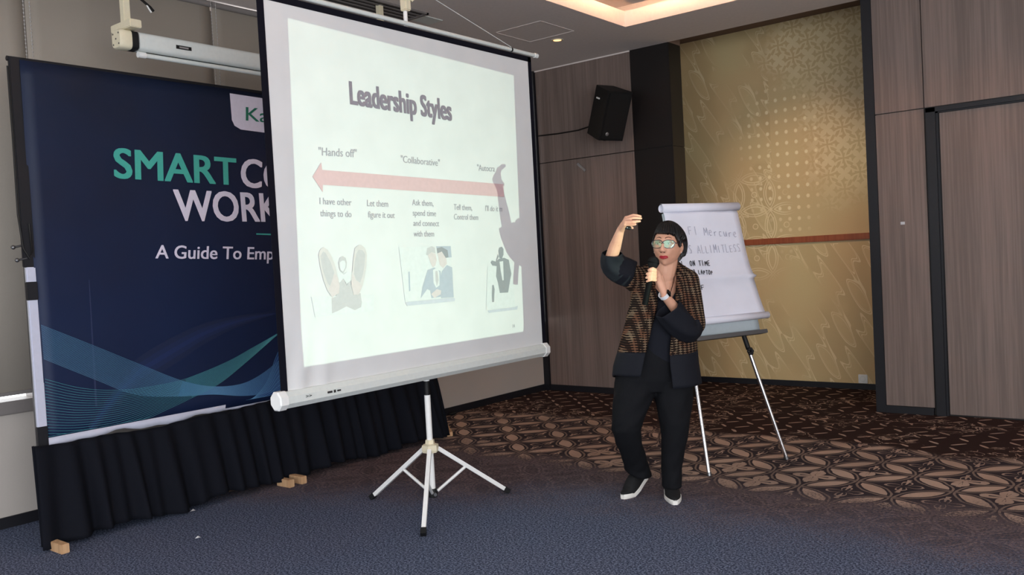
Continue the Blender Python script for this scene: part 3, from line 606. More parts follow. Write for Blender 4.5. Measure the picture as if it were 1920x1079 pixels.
# dangling cable top left
r = thing('dangling_cable', 'short black cable dangling from the ceiling with a bare pale tip', 'cable', (-4.9, 2.81, 3.03))
MB().tube([(0, -.20, .35), (0, -.12, .18), (0, -.03, .05), (0, .03, .01), (0, .05, -.01)], .008, 8).build('sheath', MT['wire'], r, True)
MB().tube([(0, .0, .035), (0, .02, -.0), (0, .035, -.02)], .005, 8).build('bare_tip', MT['white'], r, True)

# wall socket
r = thing('wall_socket', 'white round power socket low on the gold wall', 'socket', (-2.549, 8.5, .10))
MB().bbox(-.042, .042, -.012, 0, -.042, .042, .004).build('plate', MT['white'], r)
R90 = Matrix.Rotation(math.pi/2, 3, 'X')
MB().lathe([(.026, .0), (.026, .0135), (.022, .0135), (.021, .005), (0, .005)], (0, 0, 0), R90).build('well', MT['shell'], r, True)
for s in (-1, 1): MB().lathe([(.004, 0), (.004, .006), (0, .006)], (s*.010, 0, 0), R90, 10).build('pin_hole', MT['rubber'], r)
# loudspeaker on the left wood wall
r = thing('wall_speaker', 'black wall loudspeaker tilted down on the wood panel beside the column', 'speaker', (-4.41, 7.17, 2.76))
r.rotation_mode = 'QUATERNION'
th = math.radians(21); Fd = V(math.cos(th), -math.sin(th), 0)
rot = Matrix.Rotation(math.radians(24), 4, Fd.cross(V(0, 0, -1)).normalized())      # pitch the front down
base = Matrix((Vector((Fd.x, Fd.y, 0)), Vector((-Fd.y, Fd.x, 0)), V(0, 0, 1))).transposed().to_4x4()
r.rotation_quaternion = (rot @ base).to_quaternion()
prof = [(-.13, -.10), (-.13, .10), (.10, .145), (.13, .14), (.13, -.14), (.10, -.145)]
m = MB(); m.rings([[V(x, y, z) for x, y in prof] for z in (-.235, -.228, .228, .235)])
m.build('cabinet', MT['speaker'], r)
MB().bbox(.128, .142, -.125, .125, -.22, .22, .004).build('grille', MT['grille'], r)
RY = Matrix.Rotation(math.pi/2, 3, 'Y')
tag(MB().lathe([(.018, 0), (.018, .146), (.015, .148), (0, .148)], (0, -.07, -.17), RY, 20).build('badge', MT['silver'], r, True), 'small round silver badge')
tag(MB().box(-.045, .0, -.137, -.1275, .125, .138).build('label_plate', MT['white'], r), 'small white label')
o = MB().bbox(-.12, .0, .03, .10, -.03, .03, .01).tube([(-.10, .06, 0), (-.14, .16, .01), (-.16, .25, .02)], .022, 10).ellipsoid((-.145, .10, .04), .045, .045, .05)
o.build('bracket', MT['speaker'], r, True)
MB().lathe([(.02, 0), (.024, .018), (0, .018)], (.06, -.03, -.252), None, 14).build('foot', MT['rubber'], r, True)
tag(MB().tube([(-5.47, YB-.008, 2.70), (-5.2, YB-.008, 2.690), (-4.95, YB-.008, 2.692), (-4.80, YB-.012, 2.712), (-4.70, YB-.03, 2.735), (-4.62, 7.33, 2.74), (-4.57, 7.25, 2.72), (-4.56, 7.24, 2.66)], .007, 8).build('speaker_cable', MT['wire'], None, True), 'thin black cable running along the wood panel to the loudspeaker', 'cable')
m = MB(); Mr = Matrix.Translation((-4.94, YB-.002, 2.315)) @ Matrix.Rotation(math.radians(42), 4, 'Y'); m.bbox(-.062, .062, -.006, .001, -.013, .013, .002, Mr)
tag(m.build('wall_clip', MT['silver']), 'small pale slanted strip stuck on the wood panel below the loudspeaker', 'strip')

# ceiling-hung projection screen case
r = thing('ceiling_screen_case', 'ivory electric projection screen case hung from the ceiling at top left', 'projector screen', (-4.8, 2.56, 2.787))
pr = [(.05*math.copysign(abs(math.cos(t_))**.5, math.cos(t_)), .054*math.copysign(abs(math.sin(t_))**.5, math.sin(t_))) for t_ in [2*math.pi*k/28 for k in range(28)]]
MB().rings([[V(x, y, z) for x, z in pr] for y in (.11, 2.25)]).build('case', MT['shell'], r, True)
MB().rings([[V(x*1.0, y, z*1.0) for x, z in pr] for y in (.07, .115)]).build('black_collar', MT['rubber'], r, True)
m = MB().rings([[V(x*s_, y, z*s_) for x, z in pr] for y, s_ in ((0, .9), (.01, 1.02), (.07, 1.02))])
m.build('end_cap', MT['ivory'], r, True)
for dx, dz in ((-.03, .03), (.03, .03), (-.03, -.03), (.03, -.03), (0, 0)):
    MB().lathe([(.005, 0), (.005, .004), (0, .004)], (dx, .002, dz), R90, 10).build('screw', MT['steel'], r)
MB().tube([(0.01, .16, -.072), (0.01, 2.2, -.072)], .014, 12).build('bottom_bar', MT['shell'], r, True)
MB().tube([(0.01, .12, -.072), (0.01, .165, -.072)], .018, 12).build('bar_cap', MT['white'], r, True)
MB().box(-.004, .012, .17, 2.2, -.064, -.05).build('dark_slot', MT['rubber'], r)
MB().bbox(.052, .054, .34, .44, -.012, .010, .0005).build('maker_plate', MT['rubber'], r)
MB().bbox(.0538, .0546, .36, .42, -.006, .004, .0002).build('plate_lettering', MT['silver'], r)
b = MB().bbox(-.022, .022, .045, .085, .06, .593, .003); b.build('hanger_post', MT['ivory'], r)
MB().bbox(-.11, .11, .03, .10, .055, .10, .004).build('cross_clamp', MT['ivory'], r)
o = MB().bbox(-.022, .022, 2.05, 2.09, .06, .593, .003).bbox(-.11, .11, 2.035, 2.105, .055, .10, .004); o.build('far_hanger', MT['ivory'], r)
# ---------------------------------------------------------------- banner on its stand
XB = -5.0
bn = thing('backdrop_banner', 'large navy event banner on a pole stand with white and teal lettering', 'banner', (0, 0, 0))
Y0, Y1, Z0, Z1 = 2.112, 5.16, .548, 2.640
m = MB(); ny, nz = 40, 26; rows = []
def bx(y, z): return XB + .006*math.sin(y*2.2+z)*math.sin(z*3.1) - .004*math.sin(y*5)
for j in range(nz+1):
    z = Z0+(Z1-Z0)*j/nz; rows.append([V(bx(Y0+(Y1-Y0)*i/ny, z), Y0+(Y1-Y0)*i/ny, z) for i in range(ny+1)])
m.rings(rows, False, False); solid(m.build('banner_fabric', MT['navy'], bn, True), .002, 1)
BM = lambda off=.0025: (lambda p, q: V(bx(p, q)+off, p, q))
def ribbon(mb, pts, w, off=.0025, n=40):
    """thin printed line through pts (y,z) lying on the banner"""
    def cr(t):
        k = min(int(t*(len(pts)-1)), len(pts)-2); u = t*(len(pts)-1)-k
        P = [pts[max(k-1, 0)], pts[k], pts[k+1], pts[min(k+2, len(pts)-1)]]
        f = lambda i: .5*((2*P[1][i])+(-P[0][i]+P[2][i])*u+(2*P[0][i]-5*P[1][i]+4*P[2][i]-P[3][i])*u*u+(-P[0][i]+3*P[1][i]-3*P[2][i]+P[3][i])*u**3)
        return f(0), f(1)
    R = []
    for k in range(n+1):
        a = cr(max(k/n-.004, 0)); b = cr(min(k/n+.004, 1)); c = cr(k/n)
        d = V(b[0]-a[0], b[1]-a[1]); d = d.normalized() if d.length > 1e-9 else V(1, 0)
        ww = w(k/n) if callable(w) else w; nx_, nz_ = -d.y*ww/2, d.x*ww/2
        y, z = c; y = min(max(y, Y0+.005), Y1); z = max(z, Z0+.03)
        R.append([V(bx(y, z)+off, y-nx_, z-nz_), V(bx(y, z)+off, y+nx_, z+nz_)])
    mb.rings(R, False, False); return mb
names = {'SMART': ('printed_word', 'teal', .022, 'teal word SMART'), 'CO': ('printed_word', 'print_white', .022, 'white letters CO'), 'WORK': ('printed_word', 'print_white', .022, 'white word WORK'),
         'A Guide To Empl': ('printed_line', 'print_white', .014, 'white line A Guide To Empl'), 'Ka': ('logo_lettering', 'green', .004, 'green letters Ka')}
lg = MB(); P = D['logo']; lg.poly([BM(.002)(p, q) for p, q in P]); tag(lg.build('logo_panel', MT['print_white'], bn), 'white rounded panel at the top')
for s, bl, tl, br in D['banner_text']:
    nm, mt, bo, lb = names[s]; m = MB(); place_text(m, s, bl, tl, br, BM(.0045 if s == 'Ka' else .003), bo)
    tag(m.build(nm, MT[mt], bn), lb, kind='stuff' if nm == 'printed_line' else None)
MB().poly([BM(.003)(p, q) for p, q in D['dash']]).build('dash', MT['teal'], bn)
def lerp(a, b, t): return [(p[0]*(1-t)+q[0]*t, p[1]*(1-t)+q[1]*t) for p, q in zip(a, b)]
w = D['w']
m = MB()
for k, (wd, off) in enumerate(((.16, .0016), (.09, .0018), (.03, .0020))):
    mm = MB(); ribbon(mm, w['arc'], (lambda t, wd=wd: wd*math.sin(math.pi*min(t*.9+.08, 1))), off)
    g = mm.build('blue_swoosh', mat('swoosh_blue', srgb(21+2*k, 34+4*k, 68+9*k), .8), bn)
def fill(top, bot, name, m_, off):
    R = []; mm = MB(); ribbon(mm, top, .0004, off); a = mm.v[::2]; mm2 = MB(); ribbon(mm2, bot, .0004, off); b = mm2.v[::2]
    return MB().rings([[Vector(p), Vector(q)] for p, q in zip(a, b)], False, False).build(name, m_, bn)
fill(w['f2t'][4:], w['f2b'][4:], 'teal_veil', mat('teal_veil_print', srgb(40, 84, 104), .8), .0021)
fill(w['f1t'][3:], w['f1b'][3:], 'blue_veil', mat('blue_veil_print', srgb(36, 70, 118), .8), .0022)
fill(w['f3t'], w['f3b'], 'blue_fan_veil', mat('fan_veil_print', srgb(34, 66, 120), .8), .0023)
m = MB(); n = 27
for k in range(n+1):
    t = k/n; L_ = lerp(w['f1t'], w['f1b'], t)
    ribbon(m, L_, lambda u: .0015*(1-.2*u), .0030)
o = m.build('wave_lines', MT['wave'], bn); o['kind'] = 'stuff'
m = MB(); n = 20
for k in range(n+1):
    ribbon(m, lerp(w['f2t'], w['f2b'], k/n), lambda u: .0015*(1-.2*u), .0034)
o = m.build('wave_lines', MT['wave2'], bn); o['kind'] = 'stuff'
m = MB()
for k in range(9): ribbon(m, lerp(w['f3t'], w['f3b'], k/8), .0018, .0036, 24)
o = m.build('wave_lines', MT['wave'], bn); o['kind'] = 'stuff'
tag(MB().poly([BM(.0028)(p, q) for p, q in ((2.405, 1.43), (2.411, 1.43), (2.404, .70), (2.392, .70))]).build('crease', mat('crease_print', srgb(40, 50, 84), .7), bn), 'faint pale vertical crease')
# frame, hem strip and poles
m = MB().tube([(XB-.012, 2.055, Z1+.004), (XB-.012, 5.2, Z1+.004)], .014, 10); m.build('top_pole', MT['base'], bn, True)
MB().bbox(XB-.016, XB+.004, 2.060, 2.125, 1.515, 2.655, .004).build('side_sleeve', MT['base'], bn)
MB().tube([(XB-.03, 2.085, .10), (XB-.03, 2.085, 2.62)], .014, 10).build('upright_pole', MT['steel'], bn, True)
MB().tube([(XB-.03, 5.18, .10), (XB-.03, 5.18, 2.62)], .014, 10).build('upright_pole', MT['steel'], bn, True)
MB().bbox(XB-.014, XB+.006, 2.072, 2.122, .60, 1.515, .004).build('pale_side_hem', MT['hemstrip'], bn)
m = MB(); R = []
for k in range(61):
    y = 2.09+3.07*k/60; zt = .572+.0*y; th_ = .018+.012*math.sin(k*.55)+.008*math.sin(k*1.3)
    R.append([V(XB+.006, y, zt-.025-abs(th_)), V(XB+.006, y, zt)])
m.rings(R, False, False); solid(m.build('pale_bottom_hem', MT['hemstrip'], bn, True), .003)
for z0, z1 in ((1.335, 1.435), (.53, .64)):
    MB().bbox(XB-.018, XB+.011, 2.068, 2.122, z0, z1, .003).build('black_clip', MT['base'], bn)
# loose strap and hooks at the left edge
MB().tube([(XB+.0, 2.052, 2.6), (XB+.006, 2.050, 2.2), (XB+.01, 2.046, 1.8), (XB+.012, 2.06, 1.62), (XB+.012, 2.09, 1.56), (XB+.012, 2.105, 1.6), (XB+.01, 2.10, 1.75)], .005, 7).build('strap', MT['wire'], bn, True)
for z, y in ((1.625, 2.035), (1.555, 2.05)):
    MB().ellipsoid((XB, y-.02, z), .012, .012, .012).tube([(XB, y-.02, z), (XB, y+.03, z+.01)], .006, 8).build('hook_knob', MT['steel'], bn, True)
# base frame and wooden feet
MB().box(-5.04, -4.93, 2.12, 5.15, .02, .09).box(-5.02, -4.96, 2.12, 2.18, .1, .5).box(-5.02, -4.96, 5.09, 5.15, .1, .5).build('base_beam', MT['darkwood'], bn)
for y in (2.045, 3.50, 3.60):
    MB().bbox(-4.84, -4.705, y-.022, y+.022, .0, .05, .003).build('wooden_foot', MT['pine'], bn)
o = MB().bbox(-.42, .42, -.025, .025, 0, .035, .003).build('wooden_foot', MT['pine'], bn); o.location = (-5.15, 5.45, 0); o.rotation_euler = (0, 0, math.atan2(5.726-5.174, -5.46+4.833))
# pleated skirt
m = MB(); R = []; NY = 260
random.seed(4); ph = [random.random()*6 for _ in range(6)]
def pleat(y, t):
    a = math.sin(y*52+1.5*math.sin(y*7+ph[0])+ph[1]); b = math.sin(y*31+ph[2]+2*math.sin(y*3))
    return (.012+.022*t)*a*.7+(.006+.016*t)*b
path = []
for k in range(NY+1):
    y = 2.03+3.14*k/NY; path.append((y, 0))
for j in range(19):
    t = j/18; row = []
    for k in range(-20, NY+1):
        if k < 0:                                   # return at the near end, going back to the wall
            s = -k/20; y = 2.055-.01*math.sin(s*9)-.05*t*math.sin(math.pi*(1-s)*.5)*.6; x = -4.955+.10*t-(.05)*s; yy = y; pz = .5
            x += .0; n_ = pleat(2.03+s*.3, t); pt = V(x, yy-abs(n_)*.7, 0)
        else:
            y = 2.03+3.14*k/NY; x = -4.955+.135*t**.8+pleat(y, t)+.02*math.sin(y*2.7)*t; pt = V(x, y+.012*math.sin(y*23)*t-.05*t*math.exp(-k/12), 0)
        zt = .536+.010*math.sin(y*4.1)+.005*math.sin(y*11)
        hem = .028+.016*math.sin(y*8+1)+.03*math.exp(-((y-3.0)/.14)**2)+.015*math.exp(-((y-3.55)/.1)**2)
        pt.z = zt+(hem-zt)*t; row.append(pt)
    R.append(row)
m.rings(R, False, False); sk = m.build('stage_skirt', MT['skirt'], None, 'all'); solid(sk, .004)
tag(sk, 'long black pleated cloth skirt hanging below the navy banner', 'skirt')
# litter
for i, (p, lb) in enumerate((((-4.80, 2.84), 'tiny white scrap on the carpet beside the skirt hem'), ((-4.283, 2.552), 'tiny white scrap on the open blue carpet nearer the camera'))):
    m = MB(); c = V(p[0], p[1], .004); m.raw([c+V(-.014, -.01, -.003), c+V(.016, -.006, .006), c+V(.01, .012, .002), c+V(-.01, .009, .008), c+V(0, 0, .012)], [(0, 1, 4), (1, 2, 4), (2, 3, 4), (3, 0, 4), (0, 3, 2, 1)])
    tag(m.build('paper_scrap', MT['litter']), lb, 'scrap', 'white scraps on the carpet')
MB_ = MB().ellipsoid((-5.49, 5.93, .012), .03, .05, .012); tag(MB_.build('dark_scrap', MT['rubber'], None, True), 'small dark scrap on the carpet by the low wall behind the screen', 'scrap')

# ---------------------------------------------------------------- tripod projection screen
XS = -3.47
sc = thing('tripod_screen', 'white tripod projection screen with black border and a pale green slide', 'projector screen', (-3.51, 3.6, 0))
off = V(-3.51, 3.6, 0)
def S(mb): mb.v = [tuple(Vector(p)-off) for p in mb.v]; return mb
SY0, SY1, SZ0, SZ1 = 2.563, 4.690, .835, 2.748
bw = .030
m = MB(); R = []
def fx(y, z):
    k = math.exp(-((z-SZ0)/.22)**2); return XS + .010*k*math.sin((y-2.62-.25*(z-SZ0))*42)*math.exp(-((y-2.72)/.16)**2)
for j in range(31):
    z = SZ0+(SZ1-SZ0)*j/30; R.append([V(fx(SY0+(SY1-SY0)*i/60, z), SY0+(SY1-SY0)*i/60, z) for i in range(61)])
m.rings(R, False, False); fab = S(m).build('screen_fabric', MT['screen'], sc, 'all')
m = MB(); e = XS+.0022
m.box(XS-.002, e, SY0-.012, SY0+.026, SZ0, SZ1).box(XS-.002, e, SY1-.022, SY1+.012, SZ0, SZ1).box(XS-.002, e, SY0-.012, SY1+.012, SZ1-bw, SZ1+.004)
S(m).build('black_border', MT['border'], sc)
RY_ = Matrix.Rotation(-math.pi/2, 3, 'X')        # lathe axis z -> +y
pr = [(.041*math.cos(math.pi/8+k*math.pi/4), .044*math.sin(math.pi/8+k*math.pi/4)) for k in range(8)]
S(MB().rings([[V(XS+x, y, .800+z) for x, z in pr] for y in (2.56, 4.655)])).build('case', MT['shell'], sc)
for ya, yb in ((2.515, 2.562), (4.652, 4.70)):
    S(MB().rings([[V(XS+x*s_, y, .800+z*s_) for x, z in pr] for y, s_ in ((ya, .95 if ya < 3 else 1.12), (ya+.006, 1.12), (yb-.006, 1.12), (yb, 1.12 if ya < 3 else .95))])).build('end_cap', MT['white'], sc)
q = MB(); place_text(q, '>>', (2.665, .797), (2.665, .812), (2.70, .797), lambda p, z: V(XS+.0405, p, z), .01); q.box(XS+.0385, XS+.0408, 2.80, 2.83, .798, .808).box(XS+.0385, XS+.0408, 2.84, 2.852, .796, .81).box(XS+.0385, XS+.0408, 2.862, 2.885, .799, .807)
tag(S(q).build('maker_mark', MT['ventdark'], sc), 'small dark maker mark on the case', kind='stuff')
S(MB().tube([(XS-.004, 2.50, 2.772), (XS-.004, 4.765, 2.772)], .0125, 14)).build('top_bar', MT['shell'], sc, True)
for y in (2.50, 4.765): S(MB().tube([(XS-.004, y-.016, 2.772), (XS-.004, y+.016, 2.772)], .016, 14)).build('bar_tip', MT['white'], sc, True)
PX, PY = -3.525, 3.6
S(MB().tube([(PX, PY, .70), (PX, PY, 2.90)], .012, 14)).build('upper_pole', MT['white'], sc, True)
S(MB().tube([(PX, PY, .655), (PX, PY, .75)], .0155, 14)).build('pole_grip', MT['rubber'], sc, True)
S(MB().tube([(PX, PY, .742), (PX, PY, .762)], .018, 12)).build('pole_collar', MT['white'], sc, True)
S(MB().tube([(PX, PY, .07), (PX, PY, .66)], .0175, 16)).build('lower_pole', MT['white'], sc, True)
hk = MB().bbox(PX-.02, PX+.03, PY-.022, PY+.022, 2.86, 3.02, .006).bbox(PX+.02, PX+.085, PY-.014, PY+.05, 2.955, 3.0, .006).tube([(PX+.05, PY+.06, 2.985), (PX+.04, PY+.06, 2.95), (PX+.02, PY+.03, 2.92)], .010, 8)
S(hk).build('hook_bracket', MT['ivory'], sc, True)
S(MB().tube([(PX+.06, PY+.05, 2.985), (XS, 4.50, 2.787)], .0022, 6).tube([(PX+.06, PY-.0, 2.985), (XS, 2.72, 2.787)], .0022, 6)).build('cord', MT['shell'], sc)
S(MB().tube([(XS-.004, 4.495, 2.772), (XS-.004, 4.507, 2.772)], .0145, 14)).build('cord_loop', MT['rubber'], sc, True)
# hub, legs, braces
S(MB().lathe([(.0, .30), (.046, .302), (.05, .315), (.05, .345), (.028, .352), (.026, .375), (0, .375)], (PX, PY, .025), None, 6)).build('hub', MT['ivory'], sc)
feet = [(-3.206, 3.186), (-3.999, 3.552), (-3.332, 4.054)]
for i, (fx_, fy_) in enumerate(feet):
    d = V(fx_-PX, fy_-PY, 0).normalized(); top = V(PX, PY, .345)+d*.045; ft = V(fx_, fy_, .012)
    ax = (ft-top).normalized(); up = d.cross(V(0, 0, 1))
    S(MB().tube([top, ft-ax*.03], .0165, 4, up=up)).build('leg', MT['white'], sc)
    S(MB().tube([ft-ax*.035, ft+ax*.004], .021, 4, up=up)).build('leg_foot', MT['rubber'], sc)
    mid = top.lerp(ft, .40); S(MB().tube([mid, V(PX, PY, .095)+d*.03], .009, 6)).build('brace', MT['white'], sc)
    S(MB().ellipsoid(mid, .010, .010, .010, n=8, m=6)).build('rivet', MT['steel'], sc)
S(MB().lathe([(.0, -.02), (.026, -.02), (.030, 0), (.022, .03), (.0, .03)], (PX, PY, .085), None, 12)).build('lower_collar', MT['rubber'], sc, True)
S(MB().tube([(PX+.02, PY-.01, .09), (PX+.05, PY-.03, .09)], .010, 8)).build('knob', MT['steel'], sc, True)
# what the slide shows, lying flat on the fabric
XT = XS+.003
PL = lambda o_=0: (lambda p, q: V(XT+o_, p, q)-off)
for s, bl, tl, br in D['slide_text']:
    m = MB(); title = s.startswith('Leader')
    place_text(m, s, bl, tl, br, PL(.0006 if s.startswith('Leader') else 0), .035 if title else 0)
    o = m.build('slide_title' if title else 'slide_text', MT['title' if title else 'txt_grey'], sc)
    if title: o['label'] = 'bold dark slide title'
tag(MB().poly([PL()(p, q) for p, q in D['arrow']]).build('slide_arrow', MT['arrow'], sc), 'long pink arrow pointing left')
num = MB(); place_text(num, '14', (4.355, .978), (4.355, 1.0), (4.375, .978), PL(), 0); num.build('slide_text', MT['txt_grey'], sc)
pic = D['pic']
def picture(name, label, layers):
    root = None
    for i, (key, mt) in enumerate(layers):
        o = MB().poly([PL(.0002*(i+1))(p, q) for p, q in pic[key]]).build(name if i == 0 else 'picture_shape', MT[mt], sc if i == 0 else root)
        if i == 0: root = o; o['label'] = label
picture('slide_picture', 'pale picture of a man with raised shoe soles', [('desk1', 'p_white'), ('trousers1', 'p_grey'), ('head1', 'p_grey'), ('face1', 'p_white'), ('shirt1', 'p_white'), ('sole_l_out', 'p_pale'), ('sole_l_in', 'p_grey'), ('heel_l', 'p_skin'), ('sole_r_out', 'p_pale'), ('sole_r_in', 'p_grey'), ('heel_r', 'p_skin')])
picture('slide_picture', 'pale picture of two men in suits at a desk', [('pic2_bg', 'p_white'), ('shadow2', 'p_shade'), ('wall2', 'p_blue'), ('pc2', 'p_blue'), ('hair2a', 'p_grey'), ('face2a', 'p_skin'), ('face2b', 'p_skin'), ('hair2b', 'p_dark'), ('suit2b', 'p_blue'), ('suit2a', 'p_blue'), ('shirt2', 'p_white'), ('tie2', 'p_grey'), ('hands2', 'p_skin')])
picture('slide_picture', 'pale picture of a standing man in a dark suit', [('pic3_bg', 'p_white'), ('shadow3', 'p_shade'), ('suit3', 'p_dark'), ('shirt3', 'p_white'), ('head3', 'p_dark'), ('fig3', 'p_dark')])

# ---------------------------------------------------------------- flip chart
f1 = V(-2.438, 4.948, 0); fe = V(.39955, .91671, 0); fnb = V(.91671, -.39955, 0)
fup = V(-.190595, .083072, .978148); fN = V(.896678, -.390822, .207912)
fc = thing('flip_chart', 'flip chart easel with curled white sheets behind the speaker', 'flip chart', (-2.32, 5.25, 0))
fo = V(-2.32, 5.25, 0)
E_ = lambda a, s, d=0: f1+fe*a+fup*s+fN*d-fo
def fbox(a0, a1, s0, s1, d0, d1, b=.003):
    m = MB(); M_ = Matrix((fe, fup, fN)).transposed().to_4x4(); M_.translation = f1-fo
    return m.bbox(a0, a1, s0, s1, d0, d1, b, M_)
fbox(.015, .645, .865, 1.70, -.02, .004).build('board', MT['board'], fc)
fbox(-.01, .665, .842, .868, -.022, .055).build('pen_tray', MT['steel'], fc)
for a0, a1, lb in ((.0, .10, 0), (.66, .50, 1)):
    top = E_(a1, 1.0, -.03); ft = f1+fe*(a0)-fo
    if a0: md = E_(.515, .85, -.02)
    else: md = E_(.055, .85, -.02)
    m = MB().tube([md, ft+(md-ft).normalized()*.02], .0125, 10); m.build('leg', MT['chrome'], fc, True)
    ax = (md-ft).normalized()
    MB().tube([md+ax*.05, md-ax*.10], .016, 10).build('leg_sleeve', MT['rubber'], fc, True)
    MB().tube([ft+ax*.022, ft], .015, 10).build('leg_foot', MT['steel'], fc, True)
kb = E_(.545, .735, -.005)
m = MB()
for k in range(6): m.ellipsoid(kb+fN*.02+fe*(-.03+.016*math.cos(k*math.pi/3))+fup*.016*math.sin(k*math.pi/3), .012, .012, .012, n=8, m=6)
m.tube([kb-fe*.03, kb+fe*.0], .010, 8); m.build('knob', MT['rubber'], fc, True)
rf = f1+fe*.33-fnb*.95-fo
top = E_(.33, 1.45, -.03)
MB().tube([top, rf], .012, 10).build('rear_leg', MT['chrome'], fc, True)
# paper pad: lower pale sheet, curled sheets
def sheet(a0, a1, prof, name, mt, wob=.004):
    """prof: list of (s, d, dLeft, dRight) from top to bottom"""
    m = MB(); R = []
    for s, d, l, r_ in prof:
        R.append([E_(a0+l+(a1-a0+r_-l)*k/12, s, d+wob*math.sin(k*.9+s*5)) for k in range(13)])
    m.rings(R, False, False); o = m.build(name, mt, fc, 'all'); solid(o, .0015); return o
sheet(.02, .635, [(1.69, .012, 0, 0), (1.3, .012, 0, 0), (.872, .014, 0, 0)], 'bottom_sheet', MT['board'], 0)
pr = [(1.735, -.028)] + [(1.735+.026*math.sin(t_)-.026*0, -.002-.026*math.cos(t_)) for t_ in [math.pi*k/10 for k in range(1, 10)]]
front = [(1.70, .024, 0, 0), (1.68, .030, -.0, 0), (1.6, .03, .0, .005), (1.5, .03, 0, .008), (1.4, .03, 0, .012), (1.3, .032, 0, .02), (1.255, .036, 0, .03), (1.236, .048, 0, .046), (1.222, .028, 0, .034), (1.1, .036, .0, .042), (1.0, .042, 0, .055), (.965, .045, 0, .062)]
sheet(-.005, .625, front, 'front_sheet', MT['paper_white'], .003)
def roll(a0, a1, s, d, r0, name, turns=1.6):
    m = MB(); R = []
    n_ = 34
    for k in range(n_+1):
        t_ = math.pi*.5+k/n_*turns*2*math.pi; rr = r0*(1-.35*k/n_)
        R.append([E_(a0, s+rr*math.sin(t_), d-rr*math.cos(t_)), E_(a1, s+rr*math.sin(t_), d-rr*math.cos(t_))])
    m.rings(R, False, False); o = m.build(name, MT['paper_white'], fc, True); solid(o, .0012); return o
roll(-.012, .648, 1.728, .018, .030, 'top_roll')
roll(-.0, .690, .960, .055, .024, 'bottom_roll')
# handwriting as strokes
ST = {'F': [[(0, 0), (0, 1), (.7, 1)], [(0, .5), (.6, .55)]], '1': [[(.4, 0), (.4, 1)]], 'M': [[(0, 0), (.1, 1), (.45, .35), (.8, 1), (.9, 0)]], 'e': [[(0, .35), (.6, .4), (.5, .65), (.2, .65), (0, .3), (.25, 0), (.6, .08)]],
      'r': [[(.1, 0), (.1, .6)], [(.1, .4), (.35, .62), (.6, .6)]], 'c': [[(.6, .58), (.2, .62), (.05, .3), (.2, 0), (.6, .05)]], 'u': [[(0, .6), (.1, .05), (.45, .03), (.6, .6), (.62, 0)]],
      'S': [[(.7, .9), (.3, 1), (.05, .75), (.6, .4), (.55, .05), (0, .08)]], 'A': [[(0, 0), (.4, 1), (.8, 0)], [(.15, .4), (.7, .4)]], 'L': [[(.1, 1), (.1, 0), (.7, .03)]], 'I': [[(.3, 0), (.3, 1)]],
      'T': [[(0, 1), (.85, .97)], [(.42, .98), (.4, 0)]], 'E': [[(.7, 1), (.05, .95), (.08, 0), (.7, .03)], [(.06, .5), (.6, .52)]], 'O': [[(.4, 1), (.05, .7), (.1, .15), (.5, 0), (.8, .4), (.65, .9), (.35, 1)]],
      'N': [[(.05, 0), (.1, .95), (.7, .05), (.75, 1)]], '.': [[(.3, .0), (.38, .06)]], '2': [[(.1, .8), (.4, 1), (.65, .75), (.05, .02), (.75, .02)]], 'P': [[(.1, 0), (.12, 1), (.6, .9), (.55, .5), (.12, .45)]],
      '3': [[(.1, .95), (.6, .9), (.3, .55), (.65, .3), (.4, 0), (.05, .08)]], ' ': []}
def hand(text, bl, tl, br, wd, mt, label, parent):
    m = MB(); n_ = len(text); random.seed(len(text)); ux = (br[0]-bl[0]); h = tl[1]-bl[1]
    for i, c in enumerate(text):
        for st in ST.get(c, []):
            pts = []
            for p in st:
                a = bl[0]+ux*(i+p[0]*.82)/n_; s = bl[1]+(br[1]-bl[1])*i/n_+h*p[1]*(.86+.1*math.sin(i*2.1)); pts.append(E_(a, s, .0385+max(0, (1.26-s))*.012))
            fine = []
            for a, b in zip(pts, pts[1:]): fine += [a.lerp(b, k/3) for k in range(3)]
            fine.append(pts[-1]); m.tube(fine, wd, 5)
    return tag(m.build('handwriting', mt, parent), label, kind='stuff')
hw = D['hw']
hand(hw[0][0], *hw[0][1:], .0013, MT['inkfade'], 'faint handwriting F1 Mercure', fc)
hand(hw[1][0], *hw[1][1:], .0013, MT['inkfade'], 'faint handwriting second line', fc)
hand(hw[2][0], *hw[2][1:], .0022, MT['ink'], 'black handwriting 1. ON TIME', fc)
hand(hw[3][0], *hw[3][1:], .0020, MT['ink'], 'black handwriting 2. NO LAPTOP', fc)
hand('  LF', *hw[4][1:], .0022, MT['ink'], 'black handwriting ending LF', fc)
# ---------------------------------------------------------------- the speaker (person)
p = D['p']; P = {k: Vector(v) for k, v in p.items()}
pe = thing('person', 'person in black with brown plaid jacket and glasses, one arm raised, holding a microphone', 'person', (-2.5, 4.3, 0), .6709136)
